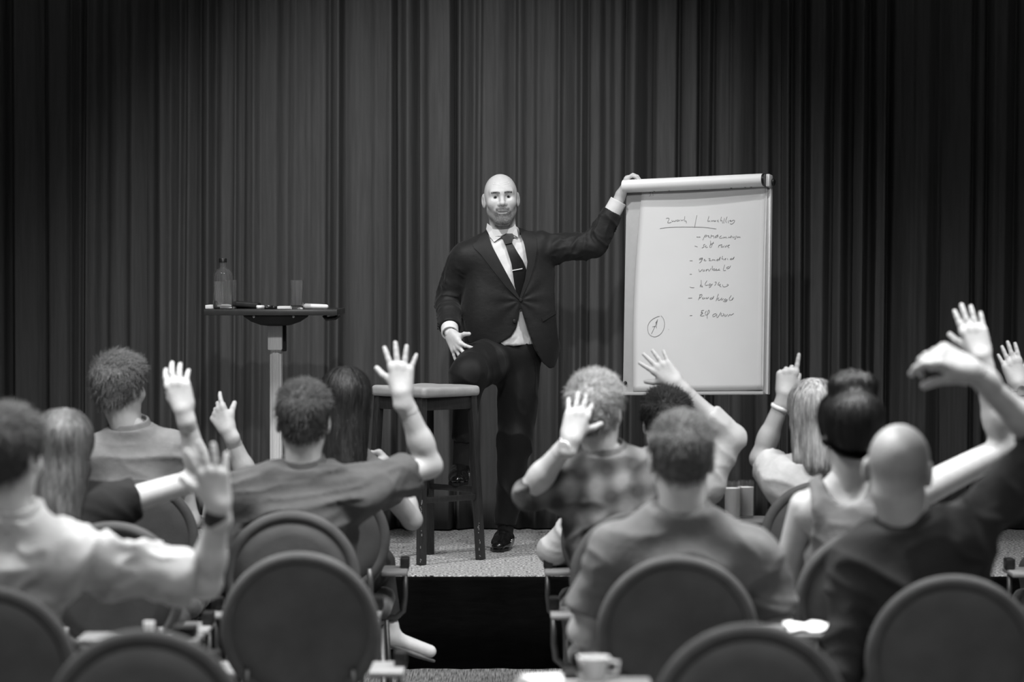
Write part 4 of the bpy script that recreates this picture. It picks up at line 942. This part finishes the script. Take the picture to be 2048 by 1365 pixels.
# ------------------------------------------------------------------ the speaker
SK = mat('speaker_skin', 0.58, 0.42, 0.05, 30, bump=0.0004, bscale=260, tone=True, spec=0.45)
def speaker():
    J = dict(head=W(1002, 399, 13.33), neck=W(1010, 474, 13.38), shR=W(930, 517, 13.36), shL=W(1082, 500, 13.38), elR=W(896, 603, 13.42), wrR=W(900, 668, 13.20),
             elL=W(1188, 492, 13.34), wrL=W(1237, 402, 13.33), hipR=W(985, 710, 13.40), hipL=W(1040, 708, 13.40), knR=W(939, 748, 13.05), anR=W(921, 925, 13.10),
             knL=W(1031, 880, 13.36), anL=W(1010, 1062, 13.38))
    root = empty('person', (J['anL'][0], J['anL'][1], STAGE_Z), 'bald bearded speaker in dark suit and tie, one foot on stool', 'person')
    R = rot(.06, .0, .05, -1); hc = J['head']; hs = .985
    up = np.array([0, 0, 1.]); fwd = np.array([0, -1., 0])
    # ---- body
    H = head_field(hc, R, hs, True, .98, True, 1.0)
    H.u(p_cone(hc + R @ np.array([0, -.018, -.06])*hs, J['neck'] - up*.05, .060, .064), .03)
    Vh, Qh = H.mesh(.0024)
    l = local(Vh, hc, R, hs); r_, f_, u_ = l[:, 0], l[:, 1], l[:, 2]; tone = np.ones(len(Vh))
    st = lambda x, a, b: np.clip((x-a)/(b-a), 0, 1)
    nz = vnoise(Vh, 300, 1)*.7 + vnoise(Vh, 150, 2)*.3
    # short beard: jaw line, chin and moustache
    jaw = st(-(u_ + .052 - .35*np.maximum(np.abs(r_)-.034, 0)), 0, .012)*st(f_, -.005, .02)*st(u_, -.150, -.128)
    lipz = np.clip(1-((r_/.021)**2 + ((u_+.0640)/.0070)**2), 0, 1) > 0.05
    soul = (np.abs(r_) > .010) | (u_ < -.082) | (u_ > -.079)
    mous = st(-(u_ + .038), 0, .008)*st(u_, -.066, -.056)*st(.036-np.abs(r_), 0, .006)*(f_ > .06)
    beard = np.maximum(jaw, mous*1.05)*(~lipz)
    beard *= np.clip(.85 + .30*nz, 0, 1)*(.50 + .50*st(.060-np.abs(r_), 0, .03))
    tone *= 1-.84*beard
    tone[lipz & (f_ > .06)] *= .46
    if True:      # eyebrows
        arch = .0285 + .0025*np.sin(np.clip((np.abs(r_)-.010)/.045, 0, 1)*math.pi)
        tone *= 1-.92*np.clip(1.6-np.abs(u_-arch)/.0042, 0, 1)*(np.abs(r_) > .011)*(np.abs(r_) < .050)*(f_ > .04)*np.clip(.9+.4*nz, 0, 1)
    Nh = normals(Vh, Qh); gr = np.zeros(len(Vh))      # forehead furrows, modelled
    for u0_, a_, lim in ((.058, .010, .042), (.069, .008, .036)): gr += np.clip(1-np.abs(u_-u0_-a_*np.sin(np.abs(r_)*40))/.0030, 0, 1)*(np.abs(r_) < lim)*(f_ > .03)
    Vh = Vh - Nh*(.0016*gr)[:, None]
    parts = [(Vh, Qh)]; tones = [tone]
    B = Field(); mid = (J['shL']+J['shR'])/2; hip = (J['hipL']+J['hipR'])/2
    across = nrm(J['shL']-J['shR']); upv = nrm(mid-hip); fw = nrm(np.cross(across, upv)); fw = fw if fw[1] < 0 else -fw; TR = np.stack([across, fw, np.cross(across, fw)], 1)
    B.u(p_ell(lerp(mid, hip, .3), (.155, .10, .20), TR), .05); B.u(p_ell(lerp(mid, hip, .7), (.135, .095, .20), TR), .05)
    for h, k, a in (('hipR', 'knR', 'anR'), ('hipL', 'knL', 'anL')): B.u(p_cone(J[h], J[k], .075, .052), .04); B.u(p_cone(J[k], J[a], .048, .034), .03)
    for s, e, w_ in (('shR', 'elR', 'wrR'), ('shL', 'elL', 'wrL')): B.u(p_cone(J[s], J[e], .048, .038), .03); B.u(p_cone(J[e], J[w_], .038, .026), .02)
    parts.append(B.mesh(.014))
    # right hand: relaxed, fingers spread down; left hand: gripping the clamp bar
    hR = hand_field(J['wrR'], W(930, 726, 13.10), (.45, .75, .25), 1, curl=(.42, .25, .22, .15), spread=.46, thumb=1.15, thumb_in=.1, sc=.98)
    parts.append(hR.mesh(.0026))
    gw = W(1241, 391, 13.325); hL = hand_field(gw, W(1259, 344, 13.318), (.92, -.10, -.35), -1, curl=(.76, .82, .80, .72), spread=.12, thumb=.35, thumb_in=.5, sc=.93)
    hL.u(p_cone(J['wrL'], gw, .027, .026), .012); parts.append(hL.mesh(.0026))
    for p in parts[1:]: tones.append(np.ones(len(p[0])))
    V, Q = join(parts); mesh_np('body', V, Q, SK, root, attr=np.concatenate(tones))
    for s in (-1, 1):
        c = hc + R @ np.array([s*.0310, .0735, .0095])*hs; look = nrm(np.array([0.02, -1, -.02])); mb = MB()
        mb.lathe(c, [(max(.0002, .0122*math.sin(math.pi*i/14)), -.0122*math.cos(math.pi*i/14)) for i in range(15)], 20, look); e = mb.build('eyeball', M['eye'], root, True)
        MB().lathe(c, [(.0001, .0116), (.0060, .0106), (.0052, .0118), (.0001, .0126)], 18, look).build('iris', M['iris'], e, True)
    # ---- white dress shirt under the jacket, with cuffs
    Sh = Field()
    def torso(g, F):
        F.u(p_ell(lerp(mid, hip, .26), np.array([.160, .112, .20])+g, TR), .05); F.u(p_ell(lerp(mid, hip, .66), np.array([.150, .110, .19])+g, TR), .06)
        F.u(p_ell(lerp(mid, hip, 1.0), np.array([.158, .115, .14])+g, TR), .06)
        F.u(p_cone(lerp(mid, J['shR'], .86)-up*.008, lerp(mid, J['shL'], .86)-up*.008, .056+g, .056+g), .06)
        for s in ('shR', 'shL'): F.u(p_cone(J['neck']-up*.008, lerp(J['neck'], J[s], .8), .046+g, .046+g), .05)
    torso(.006, Sh)
    zb = W(1040, 690, 13.3)[2]; Sh.op(lambda X, Y, Z, d: np.maximum(d, zb-Z))
    ncut = J['neck'] + up*.012; Sh.op(lambda X, Y, Z, d: np.maximum(d, (Z-ncut[2]) + (Y-ncut[1])*(-.35)))
    Vs, Qs = Sh.mesh(.007); Vs = folds(Vs, Qs, .004, (.5, 0, 1), 18, 4, 3); mesh_np('dress_shirt', Vs, Qs, M['dress_shirt'], root)
    for e, w_, t0, t1, r in (('elR', 'wrR', .70, .99, .036), ('elL', 'wrL', .72, 1.0, .036)):
        C = Field(); a, b = lerp(J[e], J[w_], t0), lerp(J[e], J[w_], t1); C.u(p_cone(a, b, r+.005, r+.004, cut='ab'), .001); C.sub(p_cone(lerp(b, a, .25), b + nrm(b-a)*.05, r-.003, r-.003), .001)
        Vc, Qc = C.mesh(.0024); mesh_np('cuff', Vc, Qc, M['dress_shirt'], root)
    # ---- jacket: torso shell cut by its front opening and hem, plus sleeves
    Yf = 13.25
    def pxpoly(pts, Y=Yf): return np.array([W(x, y, Y)[[0, 2]] for x, y in pts])
    def sd_poly(P, X, Z):
        d = np.full(np.broadcast(X, Z).shape, 1e9, np.float32); s = np.ones_like(d); n = len(P)
        for i in range(n):
            a, b = P[i], P[i-1]; ex, ez = b-a; wx, wz = X-a[0], Z-a[1]; t = np.clip((wx*ex+wz*ez)/(ex*ex+ez*ez+1e-12), 0, 1)
            d = np.minimum(d, (wx-ex*t)**2 + (wz-ez*t)**2)
            c1 = Z >= a[1]; c2 = Z < b[1]; c3 = ex*wz > ez*wx; fl = (c1 & c2 & c3) | (~c1 & ~c2 & ~c3); s = np.where(fl, -s, s)
        return s*np.sqrt(d)
    def sd_poly2(P, X, Z): return sd_poly(P.astype(np.float32), X, Z)
    hem = pxpoly([(860, 380), (1112, 380), (1112, 535), (1109, 580), (1111, 625), (1117, 672), (1125, 712), (1118, 735), (1100, 740), (1086, 728), (1070, 700), (1056, 660), (1044, 625), (1041, 606), (1040, 628), (1034, 655), (1022, 674), (1000, 688), (985, 693), (950, 690), (914, 684), (860, 680)])
    vee = pxpoly([(966, 430), (1040, 430), (1046, 470), (1056, 520), (1052, 556), (1041, 597), (1037, 597), (1022, 566), (1003, 530), (985, 495), (973, 466)])
    Jk = Field(); torso(.020, Jk)
    Jk.u(p_ell(W(1062, 630, 13.37), (.150, .112, .34), rot(0, 0, -.04)), .05)       # hanging left front panel
    Jk.u(p_ell(W(968, 630, 13.36), (.105, .112, .22)), .05)
    ycut = 13.36
    Jk.op(lambda X, Y, Z, d: np.maximum(d, sd_poly2(hem, X, Z)))
    Jk.op(lambda X, Y, Z, d: np.maximum(d, -np.maximum(sd_poly2(vee, X, Z), Y-ycut)))
    Jk.op(lambda X, Y, Z, d: np.maximum(d, (Z-ncut[2]-.015) + (Y-ncut[1])*(-.25)))
    jac_body = Field(); jac_body.items = list(Jk.items)
    Jk.u(p_ell(J['shR']-up*.004, (.066, .068, .070)), .03); Jk.u(p_ell(J['shL']-up*.0, (.062, .066, .068)), .03); Jk.u(p_ell(W(1084, 484, 13.37), (.040, .055, .052)), .02)
    Jk.u(p_cone(J['shR'], J['elR'], .070, .060), .02); Jk.u(p_cone(J['elR'], lerp(J['elR'], J['wrR'], .82), .059, .050, cut='b'), .012)
    Jk.u(p_cone(J['shL'], J['elL'], .070, .057), .02); Jk.u(p_cone(J['elL'], lerp(J['elL'], J['wrL'], .76), .056, .047, cut='b'), .012)
    Vj, Qj = Jk.mesh(.0062)
    Nj = normals(Vj, Qj)
    def armfold(V, N, a, b, amp, f, seed):
        a_ = a; a, b = J[a], J[b]; ba = b-a; t = ((V-a) @ ba)/(ba @ ba); q = V-a-t[:, None]*ba; dd = np.linalg.norm(q, axis=1); wgt = np.clip((.085-dd)/.02, 0, 1)*np.clip((t+.05)/.15, 0, 1)*np.clip(((1.05 if a_[0] == 's' else .72)-t)/.18, 0, 1)
        ang = np.arctan2(q[:, 2], q[:, 1]); P = np.stack([t*np.linalg.norm(ba)*f + .8*np.sin(ang + seed), np.cos(ang)*1.1, np.sin(ang)*1.1], 1)
        r = 1-np.abs(vnoise(P, 1, seed)); r2 = 1-np.abs(vnoise(P*1.7, 1, seed+5))
        return V + N*(amp*wgt*(1.5*r**3 + .6*r2**3 - .5))[:, None]
    for a, b, sd in (('shR', 'elR', 1), ('elR', 'wrR', 2), ('shL', 'elL', 3), ('elL', 'wrL', 4)): Vj = armfold(Vj, Nj, a, b, .0075, 18, sd)
    # pull lines towards the button
    bt_ = W(1040, 601, 13.24); dv = Vj-bt_; rr = np.hypot(dv[:, 0], dv[:, 2]); th = np.arctan2(dv[:, 2], dv[:, 0]); Vj = Vj + Nj*(.0045*np.exp(-rr/.09)*np.sin(th*9)*(np.clip(rr/.03, 0, 1))*(Vj[:, 1] < 13.34))[:, None]
    Vj = Vj + Nj*(.0025*vnoise(Vj*np.array([1, 1, .55]), 16, 9))[:, None]
    mesh_np('suit_jacket', Vj, Qj, M['suit'], root)
    # ---- flat pieces lying on the surface below them
    def patch(name, pts, field, off, thick, m, h=.006, Y0=13.0, ymax=13.5, par=root):
        P = pxpoly(pts, 13.24); n = len(P); bd = []
        for i in range(n):
            a, b = P[i], P[(i+1) % n]; k = max(1, int(np.linalg.norm(b-a)/h))
            for j in range(k): bd.append(lerp(a, b, j/k))
        bd = np.array(bd); nb = len(bd); lo, hi = P.min(0), P.max(0)
        g = np.array([(x, z) for x in np.arange(lo[0], hi[0], h) for z in np.arange(lo[1], hi[1], h)])
        if len(g):
            sd = sd_poly2(P, g[:, 0], g[:, 1]); g = g[sd < -h*.6]
        pts2 = np.concatenate([bd, g]) if len(g) else bd
        vs, es, fs, *_ = delaunay_2d_cdt([Vector(p) for p in pts2], [(i, (i+1) % nb) for i in range(nb)], [], 1, 1e-6)
        X = np.array([v.x for v in vs]); Z = np.array([v.y for v in vs]); Y = np.full(len(X), Y0)
        for _ in range(60):
            d = field.at(np.stack([X, Y, Z], 1)); Y = Y + np.clip(d-off, -.02, .02)*.8
        Y = np.minimum(Y, ymax); A = np.stack([X, Y, Z], 1); Bk = A + np.array([0, thick, 0]); nv = len(X)
        fs = [tuple(f) for f in fs]; F2 = fs + [tuple(i+nv for i in reversed(f)) for f in fs]
        ec = {}
        for f in fs:
            for i in range(len(f)): e = (f[i], f[(i+1) % len(f)]); ec[e] = 1
        F2 += [(b, a, a+nv, b+nv) for (a, b) in ec if (b, a) not in ec]
        o = MB().add(np.concatenate([A, Bk]), F2).build(name, m, par, False); autosmooth(o, 50); return o
    Jf = Field(); torso(.020, Jf); Jf.u(p_ell(W(1062, 630, 13.37), (.150, .112, .34), rot(0, 0, -.04)), .05); Jf.u(p_ell(W(968, 630, 13.36), (.105, .112, .22)), .05)
    patch('lapel', [(972, 458), (962, 470), (953, 484), (946, 489), (948, 496), (962, 510), (985, 540), (1012, 574), (1037, 599), (1040, 598), (1022, 563), (1003, 528), (985, 494), (976, 470)], Jf, .0065, .007, M['lapel'])
    patch('lapel', [(1036, 454), (1052, 460), (1066, 464), (1073, 476), (1074, 500), (1069, 530), (1058, 565), (1042, 600), (1039, 597), (1050, 560), (1055, 525), (1049, 490), (1042, 468)], Jf, .0065, .007, M['lapel'])
    Ss = Field(); torso(.006, Ss)
    patch('shirt_collar', [(974, 446), (972, 458), (980, 474), (988, 484), (1002, 474), (1014, 467), (1000, 464), (985, 455)], Ss, .012, .008, M['dress_shirt'], .004, ymax=13.325)
    patch('shirt_collar', [(1030, 447), (1034, 458), (1037, 475), (1028, 470), (1017, 466), (1024, 460)], Ss, .012, .008, M['dress_shirt'], .004, ymax=13.325)
    cb_ = Field(); nc = J['neck'] + up*.0 + np.array([-.006, -.012, 0]); na = nrm([0.0, .28, 1.0]); cb_.u(p_cone(nc - na*.02, nc + na*.040, .079, .071, cut='ab'), .001); cb_.sub(p_cone(nc - na*.08, nc + na*.1, .066, .066), .001)
    Vc, Qc = cb_.mesh(.0035); mesh_np('collar_band', Vc, Qc, M['dress_shirt'], root)
    tie = patch('tie', [(1010, 488), (1024, 485), (1034, 503), (1046, 522), (1053, 540), (1050, 562), (1042, 588), (1039, 598), (1035, 592), (1029, 572), (1026, 550), (1023, 528), (1016, 506)], Ss, .014, .006, M['tie'])
    patch('knot', [(1002, 472), (1012, 467), (1025, 467), (1028, 471), (1024, 486), (1010, 489)], Ss, .020, .012, M['tie'], .004, par=tie)
    patch('tie_clip', [(1024, 540.5), (1045, 536.5), (1045, 538.5), (1024, 542.5)], Ss, .019, .004, M['alu'], .004, par=tie)
    for px, py in ((1041.5, 600.5), (1029, 643)):
        q = W(px, py, 13.24); Y = 13.0
        for _ in range(50): Y += float(np.clip(Jf.at(np.array([[q[0], Y, q[2]]]))[0]-.003, -.02, .02))*.8
        MB().lathe((q[0], Y, q[2]), [(.001, 0), (.009, 0), (.009, .003), (.006, .004), (.001, .003)], 14, (0, -1, 0)).build('button', M['black'], root, True)
    patch('pocket_flap', [(1084, 636), (1112, 622), (1113, 628), (1086, 644)], Jf, .006, .006, M['lapel'])
    for dz in (0, .012, .024):
        q = lerp(J['elR'], J['wrR'], .80) + np.array([-.052, -.01, dz*1.0 - .006]); MB().lathe(q, [(.001, 0), (.0055, 0), (.0055, .003), (.001, .0035)], 10, (-.9, -.4, 0)).build('sleeve_button', M['black'], root, True)
    # ---- trousers
    Tr = Field(); Tr.u(p_ell((J['hipL']+J['hipR'])/2 + up*.02, (.150, .115, .12)), .04)
    Tr.u(p_cone(J['hipL']-up*.02, J['knL'], .104, .076), .04); Tr.u(p_cone(J['knL'], lerp(J['knL'], J['anL'], .93), .074, .050, cut='b'), .04)
    Tr.u(p_cone(J['hipR']-up*.012, J['knR'], .102, .088), .07); Tr.u(p_ell(lerp(J['hipR'], J['knR'], .55) + np.array([.01, 0, .012]), (.098, .15, .088)), .06); Tr.u(p_cone(J['knR'], lerp(J['knR'], J['anR'], .74), .074, .052, cut='b'), .04)
    Vt, Qt = Tr.mesh(.0072); Nt = normals(Vt, Qt)
    Pn = Vt*np.array([15, 10, 5]) + Vt[:, 2:3]*np.array([[5, 0, 0]]) + .5*np.stack([vnoise(Vt, 6, 1), vnoise(Vt, 6, 2), vnoise(Vt, 6, 3)], 1)
    wk = 1-.9*np.exp(-(np.linalg.norm(Vt-lerp(J['hipR'], J['knR'], .7), axis=1)/.16)**2)
    Vt = Vt + Nt*(.009*wk*(1.5*(1-np.abs(vnoise(Pn, 1, 6)))**3 - .5))[:, None]
    mesh_np('trousers', Vt, Qt, M['trouser'], root)
    zw = W(1040, 690, 13.3)[2]
    # ---- socks and double-monk shoes
    for kn, an, toe, heel, sz in (('knL', 'anL', np.array([W(994, 1100, 13.17)[0], 13.185, STAGE_Z]), np.array([J['anL'][0]+.004, J['anL'][1]+.045, STAGE_Z]), 0),
                                  ('knR', 'anR', np.array([W(914, 970, 12.93)[0], 12.925, .7285]), np.array([J['anR'][0], J['anR'][1]+.06, .7285]), 0)):
        a = J[an]; mb = Field(); mb.u(p_cone(lerp(a, J[kn], .34), a - up*.02, .043, .037), .01); Vk, Qk = mb.mesh(.006); mesh_np('sock', Vk, Qk, M['sock'], root)
        d = nrm(toe-heel); sd = np.cross(d, up); S_ = Field(); z = up*.034
        S_.u(p_cone(heel+z+d*.03, lerp(heel, toe, .55)+z, .036, .040), .03); S_.u(p_cone(lerp(heel, toe, .55)+up*.030, toe+up*.024-d*.035, .042, .031, flat=(up, .78)), .03)
        S_.u(p_cone(a - up*.035, lerp(heel, toe, .35)+up*.055, .043, .040), .03)
        z0 = heel[2]+.010; S_.op(lambda X, Y, Z, dd, z0=z0: np.maximum(dd, z0-Z))
        Vo, Qo = S_.mesh(.0042); so = mesh_np('shoe', Vo, Qo, M['patent'], root)
        sm = MB(); outl = []
        for k in range(28):
            t = 2*math.pi*k/28; al = .5-.5*math.cos(t); w_ = (.030 + .016*math.sin(min(1, al*1.25)*math.pi*.5) - .020*max(0, al-.72)/.28)*abs(math.sin(t))**.55*(1 if math.sin(t) > 0 else -1)
            outl.append(heel - d*.012 + d*al*(np.linalg.norm(toe-heel)+.020) + sd*w_)
        sm.add([p + up*.0005 for p in outl] + [p + up*.013 for p in outl], [(k, (k+1) % 28, 28+(k+1) % 28, 28+k) for k in range(28)] + [tuple(range(27, -1, -1)), tuple(range(28, 56))]); sm.build('sole', M['black'], so)
        for t, zz in ((.42, .082), (.52, .070)):      # two straps with buckles
            c = lerp(heel, toe, t); arc = [c + sd*(.046*math.cos(q)) + up*(zz*.35 + (zz*.68)*max(0, math.sin(q))) for q in np.linspace(-.15, math.pi+.15, 13)]
            MB().tube(arc, .0065, 8, flat=.35, ref=up).build('strap', M['patent'], so, True)
            b = c + sd*(-.047) + up*(zz*.52); MB().ring(b, d*.008, up*.009, .0016, 12, 6).build('buckle', M['chrome'], so, True)
    return J
SPK = speaker()
